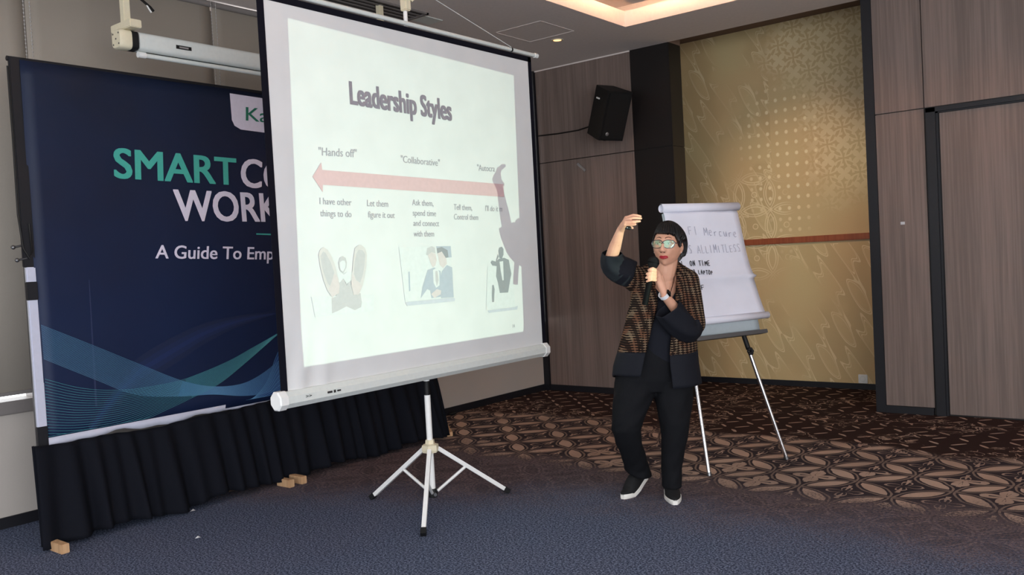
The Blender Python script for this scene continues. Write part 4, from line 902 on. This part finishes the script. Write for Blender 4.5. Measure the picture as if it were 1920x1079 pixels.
# ---- head (built in its own frame, front = -y)
HC = P['head'].copy()
HM = Matrix.Translation(HC) @ Matrix.Rotation(math.radians(-27), 4, 'Z') @ Matrix.Rotation(math.radians(3), 4, 'Y') @ Matrix.Rotation(math.radians(-5), 4, 'X')
def ga(x, s): return math.exp(-(x/s)**2)
def headpt(lon, lat):
    """lon 0 = front, positive to image right; lat in degrees"""
    lo, la = math.radians(lon), math.radians(lat)
    d = V(math.sin(lo)*math.cos(la), -math.cos(lo)*math.cos(la), math.sin(la))
    x, y, z = d.x*.079, d.y*.090, d.z*.115
    if y > 0: y *= 1.08
    zz = z/.115
    if zz < 0: x *= 1-.24*(-zz)**1.8
    if zz < -.2 and y > 0: y *= 1-.55*min(1, (-zz-.2)/.6)            # nape
    if y < 0 and zz > .35: y *= 1-.10*(zz-.35)
    f = 0
    f += .006*ga(lat-17, 6)*(ga(lon-17, 13)+ga(lon+17, 13))            # brow
    f -= .010*ga(lat-5, 8)*(ga(lon-21, 10)+ga(lon+21, 10))             # sockets
    f += .004*ga(lat+10, 10)*(ga(lon-38, 14)+ga(lon+38, 14))           # cheek bones
    f -= .003*ga(lat+28, 9)*(ga(lon-42, 12)+ga(lon+42, 12))
    nz_ = (ga(lat+12, 7) if lat < -12 else ga(lat+12, 19))
    f += .024*nz_*ga(lon, 6.5+4*ga(lat+13, 6))                         # nose
    f += .008*ga(lat+15, 4.5)*(ga(lon-9, 5)+ga(lon+9, 5))              # nostril wings
    f += .007*ga(lat+32, 9)*ga(lon, 20)                                # mouth mound
    f -= .0025*ga(lat+33, 1.6)*ga(lon, 16)
    f += .011*ga(lat+56, 13)*ga(lon, 26)                               # chin
    f -= .003*ga(lat+44, 5)*ga(lon, 18)
    v = V(x, y, z); return v + v.normalized()*f
m = MB(); R = []
for i in range(73):
    la = -89.9+179.8*i/72; R.append([HM @ headpt(360*j/120, la) if 360*j/120 <= 180 else HM @ headpt(360*j/120-360, la) for j in range(120)])
body = MB(); body.rings(R)
for s in (-1, 1):                                                      # ears
    c = HM @ V(s*.073, .012, -.006); M_ = (HM.to_3x3() @ Matrix.Rotation(s*math.radians(-22), 3, 'Z'))
    body.ellipsoid(c, .010, .020, .032, M_); body.ellipsoid(HM @ V(s*.073, .008, -.030), .009, .010, .012, M_)
jb = HM @ V(0, .02, -.07)
body.capsule(jb, P['neckB'] + V(0, .0, -.01), .054, .062); body.capsule(HM @ V(0, -.002, -.075), P['neckB']+V(0, -.014, .0), .036, .05)
# ---- trunk inside the clothes
body.capsule((.16, .03, 1.20), (.145, .02, 1.08), .085, .11, sq=1.25); body.capsule((.145, .02, 1.08), (.10, .03, .86), .11, .11); body.capsule((.09, .02, .86), (.08, .02, .74), .11, .12)
body.capsule(P['neckB'], (.04, .03, 1.245), .05, .055); body.capsule(P['neckB'], P['shL']+V(-.01, .02, 0), .05, .05)
for a, b in (('R', -.0), ('L', 0)):
    hip = V(.01, .02, .70) if a == 'R' else V(.155, .02, .70)
    body.capsule(hip, P['knee'+a], .085, .052); body.capsule(P['knee'+a], P['ank'+a], .05, .032)
# ---- arms
body.capsule(V(.04, .03, 1.245), P['elbR'], .045, .037); body.capsule(P['elbR'], P['wristR'].lerp(P['elbR'], .45), .036, .034)
body.capsule(P['wristR'].lerp(P['elbR'], .45), P['wristR'], .034, .022, sq=1)
body.capsule(P['shL']+V(0, .01, 0), P['elbL']+V(0, .01, 0), .036, .034); body.capsule(P['elbL'], P['wristL'].lerp(P['elbL'], .45), .037, .033); body.capsule(P['wristL'].lerp(P['elbL'], .45), P['wristL'], .032, .023)
# ---- hands
def finger(a, b, c, r):
    a, b, c = (P[k] if isinstance(k, str) else k for k in (a, b, c)); mid = b.lerp(c, .5)+(b-(a+c)/2)*.12
    body.capsule(a, b, r*1.12, r, n=10); body.capsule(b, mid, r, r*.93, n=10); body.capsule(mid, c, r*.93, r*.74, n=10)
kR = [P[k] for k in ('fi0', 'fm0', 'fr0', 'fp0')]
for k in kR: body.capsule(P['wristR'], k, .017, .0115, n=10)
body.capsule(P['wristR'], P['palmR'], .022, .018)
for n_, r_ in (('fi', .0088), ('fm', .0090), ('fr', .0088), ('fp', .0078)): finger(n_+'0', n_+'1', n_+'2', r_)
body.capsule(P['wristR'], P['ft0'], .017, .013, n=10); finger('ft0', 'ft1', 'ft2', .0098)
for k in ('gi0', 'gm0', 'gr0', 'gp0'): body.capsule(P['wristL'], P[k], .019, .0125, n=10)
for n_, r_ in (('gi', .0092), ('gm', .0094), ('gr', .0092), ('gp', .0084)): finger(n_+'0', n_+'1', n_+'2', r_)
body.capsule(P['wristL'], P['gt0'], .019, .014, n=10); finger('gt0', 'gt1', 'gt2', .0102)
bo = body.build('body', MT['skin'], pe)
md = bo.modifiers.new('r', 'REMESH'); md.mode = 'VOXEL'; md.voxel_size = .0034; md.use_smooth_shade = True
sm = bo.modifiers.new('s', 'SMOOTH'); sm.factor = .5; sm.iterations = 3
bo = evaluated(bo, 'body')
# ---- face details
HL = lambda lon, lat, out=0: HM @ (headpt(lon, lat)+headpt(lon, lat).normalized()*out)
def lip(lat0, lat1, name, bow):
    m = MB(); R = []
    for k in range(17):
        t_ = -1+2*k/16; lon = 25*t_; wd = math.sqrt(max(0, 1-t_*t_))
        c0 = -33.0-2.2*t_*t_; a = c0+(lat0-c0)*wd*(1-.25*ga(t_, .18)*(bow > 0)); b_ = c0+(lat1-c0)*wd
        ring = []
        for q_ in range(5): la = a+(b_-a)*q_/4; ring.append(HL(lon, la, .0004+.0042*math.sin(math.pi*q_/4)*wd))
        R.append(ring)
    m.rings(R, False, False); return m.build(name, MT['lips'], pe, 'all')
lip(-28.0, -33.2, 'upper_lip', 1); lip(-33.0, -39.5, 'lower_lip', 0)
for s in (-1, 1):
    R = []
    for k in range(11):
        t_ = k/10; lon = s*(8+27*t_); la = 18.5+4.5*math.sin(math.pi*t_*.8)-2*t_
        R.append([HL(lon, la-1.6*(1-t_*.5), .001), HL(lon, la, .0028), HL(lon, la+1.6*(1-t_*.5), .001)])
    MB().rings(R, False, False).build('eyebrow', MT['brow'], pe, 'all')
    c = HM @ V(s*.030, -.0735, .008)
    MB().ellipsoid(c, .0150, .0105, .0070, HM.to_3x3()).build('eye', MT['eyewhite'], pe, 'all')
    MB().ellipsoid(HM @ V(s*.030-.002, -.0805, .009), .0058, .0045, .0058, HM.to_3x3()).build('iris', MT['iris'], pe, 'all')
    R = [[HM @ V(s*.030+.0175*math.cos(a_), -.0745-.0115*math.sin(b_*.9), .0095+.009*math.cos(b_)*math.sin(a_)) for b_ in (0, .4, .8, 1.2)] for a_ in [math.pi*k/10 for k in range(11)]]
    MB().rings(R, False, False).build('upper_eyelid', MT['skin'], pe, 'all')
    MB().tube([HM @ V(s*.030+.0165*math.cos(a_), -.083, .0105+.0055*math.sin(a_)) for a_ in [math.pi*k/10 for k in range(11)]], .0011, 5).build('lash_line', MT['iris'], pe)
    # nostril: small brown ellipsoid, its dark colour painting the shade inside
    MB().ellipsoid(HL(s*6.5, -18.8, -.0002), .0052, .004, .0026, HM.to_3x3(), 10, 6).build('nostril', MT['cord'], pe)
    MB().ellipsoid(HM @ V(s*.0785, .006, -.036), .0035, .0035, .0035).build('earring', MT['silver'], pe, True)
# ---- glasses: held by the face, own thing
gl = bpy.data.objects.new('glasses', None); COL.objects.link(gl); gl.parent = pe; gl['label'] = 'grey-rimmed glasses with a green screen reflection put into the lens colour'
for s in (-1, 1):
    pts = []
    for k in range(28):
        a_ = 2*math.pi*k/28; ca, sa = math.cos(a_), math.sin(a_)
        x = .0295*math.copysign(abs(ca)**.75, ca); z = .0225*math.copysign(abs(sa)**.75, sa)*(1+.08*s*ca*0)
        pts.append(HM @ V(s*.0335+x*(1+.12*(z > 0)), -.0990+.014*abs(s*.0335+x)/.06, .005+z))
    MB().tube(pts+[pts[0]], .0019, 6).build('rim', MT['frame'], gl, True)
    MB().poly(pts).build('lens', MT['lens'], gl)
    MB().tube([HM @ V(s*.062, -.085, .014), HM @ V(s*.074, -.06, .012), HM @ V(s*.081, -.01, .008), HM @ V(s*.079, .02, -.004)], .0018, 6).build('temple', MT['frame'], gl, True)
MB().tube([HM @ V(-.008, -.0985, .008), HM @ V(0, -.1035, .011), HM @ V(.008, -.0985, .008)], .0018, 6).build('bridge', MT['frame'], gl, True)
# ---- hair
m = MB(); R = []; NL = 180
def hl(lon):                                                            # lowest latitude of the hair per longitude
    a = abs(lon)
    pts = [(0, 30), (30, 31), (48, 33), (60, 32), (74, 26), (88, 16), (100, 12), (112, -18), (128, -44), (180, -48)] if lon < 0 else [(0, 30), (30, 30), (48, 26), (58, 6), (66, -6), (74, 0), (82, 16), (100, 14), (112, -18), (128, -44), (180, -48)]
    for (a0, b0), (a1, b1) in zip(pts, pts[1:]):
        if a <= a1: return b0+(b1-b0)*(a-a0)/(a1-a0)
    return pts[-1][1]
for i in range(41):
    t_ = i/40; row = []
    for j in range(NL):
        lon = -180+360*j/NL; jag = 2.2*math.sin(lon*.9)+1.6*math.sin(lon*2.3+1); L0 = hl(lon)+jag*.6
        if t_ <= .86: la = 89.9-(89.9-L0)*t_/.86; prof = 1
        else: la = L0+(t_-.86)/.14*3; prof = max(0, 1-(t_-.86)/.14)
        e = min(1, (t_/.86)); thick = .020+.007*math.sin(math.radians(max(la, 0)))+.010*ga(abs(lon)-135, 45)*ga(la-5, 40)
        if abs(lon) < 55: thick *= 1-.30*e
        thick *= 1-.72*ga(lon+66, 34)*max(0, min(1, (62-la)/34))
        if 60 < abs(lon) < 90 and la < 20: thick *= .5
        if la < -20: thick *= .75
        n1 = .0022*math.sin(lon*.55+la*.06+1.3*math.sin(la*.09))+.0016*noise.noise(V(lon*.12, la*.03, 3))
        hp = headpt(lon, max(la, -55)); base_ = hp.normalized()
        if la > -20: hp = V(math.sin(math.radians(lon))*math.cos(math.radians(la))*.079, -math.cos(math.radians(lon))*math.cos(math.radians(la))*.090*(1.08 if abs(lon) > 90 else 1), math.sin(math.radians(la))*.115)
        row.append(HM @ (hp+base_*(thick*prof+.0012+n1*prof)))
    R.append(row)
m.rings(R, True, True); m.build('hair', MT['hair'], pe, 'all')
# ---- trousers
def loft(name, rings, mt, n=36, fold=0, mods=True, cap=True, smooth='all', seed=0):
    """rings: (x, y, z, rx, ry, tilt_x, tilt_y)"""
    m = MB(); R = []
    for i, r_ in enumerate(rings):
        x, y, z, rx, ry = r_[:5]; tx = r_[5] if len(r_) > 5 else 0; ty = r_[6] if len(r_) > 6 else 0; ring = []
        for k in range(n):
            a = 2*math.pi*k/n; f_ = 1+fold*noise.noise(V(math.cos(a)*2.2+seed, math.sin(a)*2.2, z*14+seed))+fold*.5*math.sin(a*5+i*1.1+seed)
            px, py = rx*math.cos(a)*f_, ry*math.sin(a)*f_; ring.append(V(x+px, y+py, z+px*tx+py*ty))
        R.append(ring)
    m.rings(R, True, cap); return m
def dens(rings, k=4):
    out = []
    for a, b in zip(rings, rings[1:]):
        a = tuple(a)+(0,)*(7-len(a)); b = tuple(b)+(0,)*(7-len(b))
        for j in range(k): t_ = j/k; out.append(tuple(p_*(1-t_)+q_*t_ for p_, q_ in zip(a, b)))
    out.append(tuple(rings[-1])+(0,)*(7-len(rings[-1]))); return out
legR = dens([(-.01, .02, .80, .125, .12), (-.035, .01, .68, .125, .115), (-.068, -.01, .58, .112, .105), (-.103, -.03, .47, .090, .092), (-.112, -.03, .42, .083, .086), (-.098, .01, .34, .075, .078), (-.072, .065, .26, .072, .074), (-.052, .11, .20, .072, .075), (-.040, .145, .15, .076, .080), (-.030, .15, .125, .074, .078, -.25, .25)])
legL = dens([(.150, .02, .80, .125, .12), (.168, .01, .68, .118, .115), (.166, -.005, .58, .108, .105), (.165, -.02, .45, .085, .090), (.160, -.015, .36, .075, .08), (.146, 0, .26, .064, .072), (.139, .01, .17, .058, .068), (.137, .015, .09, .056, .068), (.137, .015, .07, .057, .07)])
m = loft('t', legR, None, fold=.05, seed=1); m2 = loft('t', legL, None, fold=.05, seed=5); m.raw(m2.v, m2.f)
m3 = loft('t', dens([(.075, .02, .92, .16, .12), (.075, .02, .80, .185, .135), (.068, .02, .70, .19, .13), (.06, .01, .63, .14, .10)]), None); m.raw(m3.v, m3.f)
tr = m.build('trousers', MT['trousers'], pe); md = tr.modifiers.new('r', 'REMESH'); md.mode = 'VOXEL'; md.voxel_size = .007; md.use_smooth_shade = True
sm = tr.modifiers.new('s', 'SMOOTH'); sm.iterations = 3; tr = evaluated(tr, 'trousers')
# ---- shoes (worn: children of the person)
def shoe(name, toe, heel, pitch_z, yaw_lift=0):
    """toe, heel: ground points in the person's frame; heel raised to pitch_z"""
    d = (heel-toe); L_ = .25; d2 = V(d.x, d.y, 0).normalized(); ang = math.asin(min(.9, pitch_z/L_))
    # sole bends at the ball of the foot (30 % from the toe)
    def at(t_, h, side):
        s = t_*L_; b = .30*L_
        if s < b: c = toe+d2*s; up = V(0, 0, 1)
        else: c = toe+d2*b+(d2*math.cos(ang*1.3)+V(0, 0, math.sin(ang*1.3)))*(s-b); up = (V(0, 0, 1)*math.cos(ang*1.3)-d2*math.sin(ang*1.3))
        return c+up*h+d2.cross(V(0, 0, 1))*side
    def wdt(t_): return .046*(math.sin(math.pi*min(1, (t_+.02)/.5)/2)**.5 if t_ < .5 else 1-.22*math.sin(math.pi*(t_-.5)))*(1 if t_ < .93 else math.sqrt(max(0.02, 1-((t_-.93)/.075)**2)))
    def top(t_): return .045+.0*t_ if t_ < .1 else .045+.050*min(1, (t_-.1)/.45)**1.1 if t_ < .55 else .095
    m = MB(); R = []
    T = [0.0, .02, .06, .12, .2, .3, .4, .5, .6, .7, .8, .88, .94, .98, 1.0]
    for t_ in T:
        w_ = wdt(t_); ring = [at(t_, .0, -w_*.9), at(t_, .0, w_*.9), at(t_, .006, w_*1.04), at(t_, .026, w_*1.04), at(t_, .028, w_*.96), at(t_, .028, -w_*.96), at(t_, .026, -w_*1.04), at(t_, .006, -w_*1.04)]; R.append(ring)
    m.rings(R); m.build('sole', MT['sole'], so_parent, True)
    m = MB(); R = []
    for t_ in T:
        w_ = wdt(t_)*.95; h = top(t_)*(1 if t_ > .06 else .7+t_*5)
        R.append([at(t_, .024+(h-.024)*math.sin(a_)**.8, w_*math.copysign(abs(math.cos(a_))**.7, math.cos(a_))) for a_ in [math.pi*k/12 for k in range(13)]])
    m.rings(R, True, True); m.build('upper', MT['shoe'], so_parent, 'all')
so_parent = thing('shoe', None, None); so_parent.parent = pe
sh_pts = [(P['toeR'].copy(), P['heelR'].copy(), .10), (P['toeL'].copy(), P['heelL'].copy(), .0)]
t0 = V(-.145, .055, .001); shoe('shoe', t0, V(.0, .21, 0), .085)
so2 = thing('shoe', None, None); so2.parent = pe; so_parent = so2
shoe('shoe', V(.128, -.118, .001), V(.145, .14, 0), 0)
# ---- blouse
m = loft('b', dens([(.085, .02, .70, .165, .125), (.09, .015, .80, .165, .125), (.10, .01, .92, .150, .125), (.115, 0, 1.02, .145, .125), (.125, 0, 1.10, .148, .122), (.13, .005, 1.15, .14, .105, 0, -.0)]), None, fold=.03, seed=3, n=48)
m.build('blouse', MT['blouse'], pe, 'all')
m = MB(); R = []     # upper blouse with its V neck: rises at the sides, dips in the middle
for j in range(9):
    t_ = j/8; row = []
    for k in range(41):
        a = math.pi+math.pi*k/40; ca = math.cos(a); sgn = abs(ca); ztop = 1.135+.17*sgn**1.1; z = 1.08+(ztop-1.08)*t_
        rx = .146-.03*max(0, (z-1.1)/.2); ry = .124-.075*max(0, (z-1.1)/.2); row.append(V(.128+.02*t_+rx*ca, .005+ry*math.sin(a), z))
    R.append(row)
m.rings(R, False, False); solid(m.build('blouse_front', MT['blouse'], pe, 'all'), .003)
# ---- jacket body: open shell with plaid above and black hem below
JR = [  # z, left x, right x, y centre, depth, opening left, opening right
 (1.315, .035, .275, .035, .055, .065, .225), (1.29, .00, .30, .03, .075, .068, .212), (1.255, -.025, .315, .02, .095, .074, .203), (1.20, -.038, .315, .015, .115, .082, .192), (1.12, -.048, .31, .01, .135, .080, .180), (1.04, -.075, .31, .01, .142, .055, .165), (.96, -.10, .312, .01, .148, .030, .150),
 (.90, -.118, .312, .01, .152, .012, .140), (.845, -.135, .312, .01, .155, -.002, .133), (.78, -.158, .315, .01, .158, -.018, .132), (.73, -.166, .320, .01, .160, -.030, .136), (.655, -.155, .325, .01, .162, -.05, .140)]
def jrow(z):
    for a, b in zip(JR, JR[1:]):
        if a[0] >= z >= b[0]:
            t_ = (a[0]-z)/(a[0]-b[0]); return [p_*(1-t_)+q_*t_ for p_, q_ in zip(a, b)]
    return list(JR[-1])
def jpt(u, z, out=0):
    """u 0..1 from the left opening round the back to the right opening"""
    _, xl, xr, yc, dp, ol, orr = jrow(z); cx, rx = (xl+xr)/2, (xr-xl)/2+out; dp += out
    aL = math.acos(max(-1, min(1, (ol-cx)/rx))); aR = math.acos(max(-1, min(1, (orr-cx)/rx)))   # angles on the front half
    # go from left opening (front) -> left side -> back -> right side -> right opening
    th = aL+(2*math.pi-aL+aR)*u
    low = max(0, (1.1-z)/.45)
    f_ = 1+.020*low*math.sin(th*6+z*3)+.016*noise.noise(V(math.cos(th)*3, math.sin(th)*3, z*9))
    x = cx+rx*math.cos(th)*f_; y = yc-dp*math.sin(th)*f_
    return V(x, y, z)
def jband(z0f, z1f, name, mt, rows=26, cols=90, out=0, thick=.005):
    m = MB(); R = []
    for j in range(rows+1):
        row = []
        for k in range(cols+1):
            u = k/cols; za, zb = z0f(u), z1f(u); row.append(jpt(u, za+(zb-za)*j/rows, out))
        R.append(row)
    m.rings(R, False, False); o = m.build(name, mt, pe, 'all'); solid(o, thick, 1); return o
sea = lambda u: .862-.022*u
jband(lambda u: 1.313, sea, 'plaid_jacket', MT['plaid'])
jband(lambda u: sea(u)+.004, lambda u: .732-.075*min(1, max(0, (u-.15)/.3)), 'black_jacket_hem', MT['hem'], 10)
# shoulders of the jacket and collar bands
def strip(pts, w_, name, mt, th=.006):
    m = MB(); R = []
    for q_, (pt, wd) in enumerate(zip(pts, w_)):
        pt = Vector(pt); R.append([pt+V(-wd, 0.004, 0), pt+V(-wd*.5, -.004, 0), pt+V(wd*.5, -.004, 0), pt+V(wd, .004, 0)])
    m.rings(R, False, False); o = m.build(name, mt, pe, 'all'); solid(o, th); return o
def yfront(x, z, o_=.012):
    _, xl, xr, yc, dp, ol, orr = jrow(z); cx, rx = (xl+xr)/2, (xr-xl)/2; s_ = max(0, 1-((x-cx)/rx)**2); return yc-dp*math.sqrt(s_)-o_
colL = []; colR = []
for z in (1.312, 1.28, 1.24, 1.18, 1.12, 1.04, .96, .90, .865):
    r_ = jrow(z); colL.append((r_[5]-.018, yfront(r_[5]-.018, z), z)); colR.append((r_[6]+.020, yfront(r_[6]+.020, z), z))
colL = [(.100, .035, 1.352), (.075, .0, 1.335)]+colL; colR = [(.205, .04, 1.362), (.222, .005, 1.345)]+colR
strip(colL, [.018]*len(colL), 'collar_band', MT['plaid']); strip(colR, [.020]*len(colR), 'collar_band', MT['plaid'])
m = MB(); m.tube([(.100, .035, 1.350), (.11, .075, 1.362), (.155, .095, 1.368), (.20, .08, 1.364), (.205, .04, 1.360)], .016, 10); m.build('collar_back', MT['plaid'], pe, 'all')
yk = MB()   # shoulder yoke
yk.capsule((.085, .05, 1.315), (.02, .035, 1.275), .040, .060, sq=1); yk.capsule((.225, .05, 1.315), (.285, .03, 1.250), .040, .058)
yk.capsule((.09, .07, 1.30), (.23, .07, 1.30), .05, .05)
# sleeves, plaid part
sR = V(.035, .03, 1.235)
yk.capsule(sR, V(-.06, .0, 1.300), .083, .072); yk.capsule(V(.02, .03, 1.20), V(.00, .02, 1.10), .06, .04)
yk.capsule(V(.285, .01, 1.245), V(.292, -.03, 1.10), .062, .062); yk.capsule(V(.292, -.03, 1.10), V(.293, -.055, 1.0), .062, .064)
yo = yk.build('plaid_sleeves', MT['plaid'], pe); md = yo.modifiers.new('r', 'REMESH'); md.mode = 'VOXEL'; md.voxel_size = .006; sm = yo.modifiers.new('s', 'SMOOTH'); sm.iterations = 6; yo = evaluated(yo, 'plaid_sleeves')
# black cuffs: open tubes
def cuff(path, name, n=32, fold=.085, seed=0):
    """path: (centre, radius_a, radius_b, axis) rings"""
    m = MB(); R = []
    for i, (c, ra, rb, ax) in enumerate(path):
        c = Vector(c); ax = Vector(ax).normalized(); e1 = V(0, 1, 0); e1 = (e1-ax*e1.dot(ax)).normalized(); e2 = ax.cross(e1)
        R.append([c+e1*ra*math.cos(2*math.pi*k/n)*(1+fold*math.sin(k*.8+i*.7+seed))+e2*rb*math.sin(2*math.pi*k/n)*(1+fold*math.sin(k*1.1+i+seed)) for k in range(n)])
    m.rings(R, True, False); o = m.build(name, MT['hem'], pe, 'all'); solid(o, .005, 0); s2 = o.modifiers.new('b', 'SUBSURF'); s2.levels = 1; s2.render_levels = 1; return o
cuff([((-.040, .005, 1.293), .074, .078, (-.9, -.15, .45)), ((-.075, -.01, 1.312), .074, .080, (-.95, -.15, .3)), ((-.115, -.03, 1.335), .070, .080, (-.9, -.2, .5)), ((-.145, -.05, 1.362), .066, .074, (-.6, -.3, .75)), ((-.156, -.075, 1.395), .062, .062, (-.3, -.35, .9)), ((-.152, -.10, 1.422), .058, .052, (.05, -.35, .95))], 'black_cuff', seed=2)
cuff([((.293, -.02, 1.045), .066, .060, (.0, -.3, -1)), ((.290, -.05, .985), .070, .066, (-.25, -.5, -.8)), ((.265, -.09, .960), .070, .072, (-.8, -.6, -.05)), ((.225, -.13, .985), .066, .076, (-.8, -.5, .5)), ((.180, -.165, 1.030), .060, .078, (-.7, -.45, .7)), ((.140, -.195, 1.080), .054, .074, (-.55, -.4, .75)), ((.118, -.215, 1.105), .050, .070, (-.5, -.4, .8))], 'black_cuff', seed=7)
# necklace, watch, tattoo
MB().tube([P['necklace0']+V(.0, .02, .0), V(.19, -.055, 1.245), V(.165, -.085, 1.19), V(.142, -.108, 1.165), V(.118, -.09, 1.22), V(.10, -.04, 1.27)], .0024, 6).build('necklace', MT['cord'], pe, True)
wv = (P['wristL']-P['elbL']).normalized(); wc = P['wristL']+V(-.006, 0, .008)
def band_(c, ax, r0, r1, w_, n=28):
    e1 = V(0, -1, 0); e1 = (e1-ax*e1.dot(ax)).normalized(); e2 = ax.cross(e1); R = []
    for s_, q_ in ((-w_, r0), (-w_, r1), (w_, r1), (w_, r0), (-w_, r0)): R.append([c+ax*s_+(e1*math.cos(2*math.pi*k/n)+e2*math.sin(2*math.pi*k/n))*q_ for k in range(n)])
    return MB().rings(R, True, False)
band_(wc, wv, .0262, .0292, .011).build('watch_strap', MT['watch'], pe, True)
e1 = V(.85, -.55, .3); e1 = (e1-wv*e1.dot(wv)).normalized(); e2 = wv.cross(e1)
Mw = Matrix((wv, e2, e1)).transposed().to_4x4(); Mw.translation = wc+e1*.029
MB().bbox(-.017, .017, -.015, .015, -.003, .006, .003, Mw).build('watch_case', MT['watchface'], pe, True)
wr_ = P['wristR'].lerp(P['elbR'], .38)+V(.012, -.028, 0)
tag(MB().tube([wr_+V(.000, 0, .012), wr_+V(-.004, -.002, .004), wr_+V(.004, -.002, -.002), wr_+V(-.003, -.002, -.008)], .0016, 5).tube([wr_+V(-.006, -.001, -.001), wr_+V(.006, -.001, .002)], .0014, 5).build('tattoo', MT['wire'], pe), 'small dark wrist tattoo')
# ---- microphone and clicker (held: things of their own)
mc = thing('microphone', 'black handheld microphone held at the speaker\'s mouth', 'microphone', (-2.5, 4.3, 0), .6709136)
a, n_, b = P['micT'], P['micN'], P['micB']; ax = (a-b).normalized()
q_ = ax.to_track_quat('Z', 'Y').to_matrix()
MB().lathe([(.0, .034), (.015, .031), (.027, .020), (.0315, .004), (.031, -.007), (.025, -.022), (.018, -.032), (0, -.032)], a, q_, 28).build('mesh_head', MT['micmesh'], mc, True)
MB().lathe([(.0318, -.004), (.0328, 0), (.0318, .004), (.030, .004), (.030, -.004)], a, q_, 28).build('head_ring', MT['micbody'], mc, True)
L_ = (a-b).length
MB().lathe([(0, -.03), (.0175, -.03), (.0185, -.05), (.0165, -L_*.55), (.0155, -L_+.01), (.017, -L_), (.0165, -L_-.03), (0, -L_-.032)], a, q_, 24).build('handle', MT['micbody'], mc, True)
ck = thing('clicker', 'small dark presentation clicker in the raised hand', 'remote', (-2.5, 4.3, 0), .6709136)
MB().capsule(P['clk0'], P['clk1'], .0095, .0105, sq=.7).build('case', MT['rubber'], ck, True)
c = P['clk1'].lerp(P['clk0'], .4)
MB().ellipsoid(c+V(0, -.009, 0), .006, .003, .004).build('button', MT['steel'], ck, True)
# scenery check: drop nothing outside
bpy.context.view_layer.update()
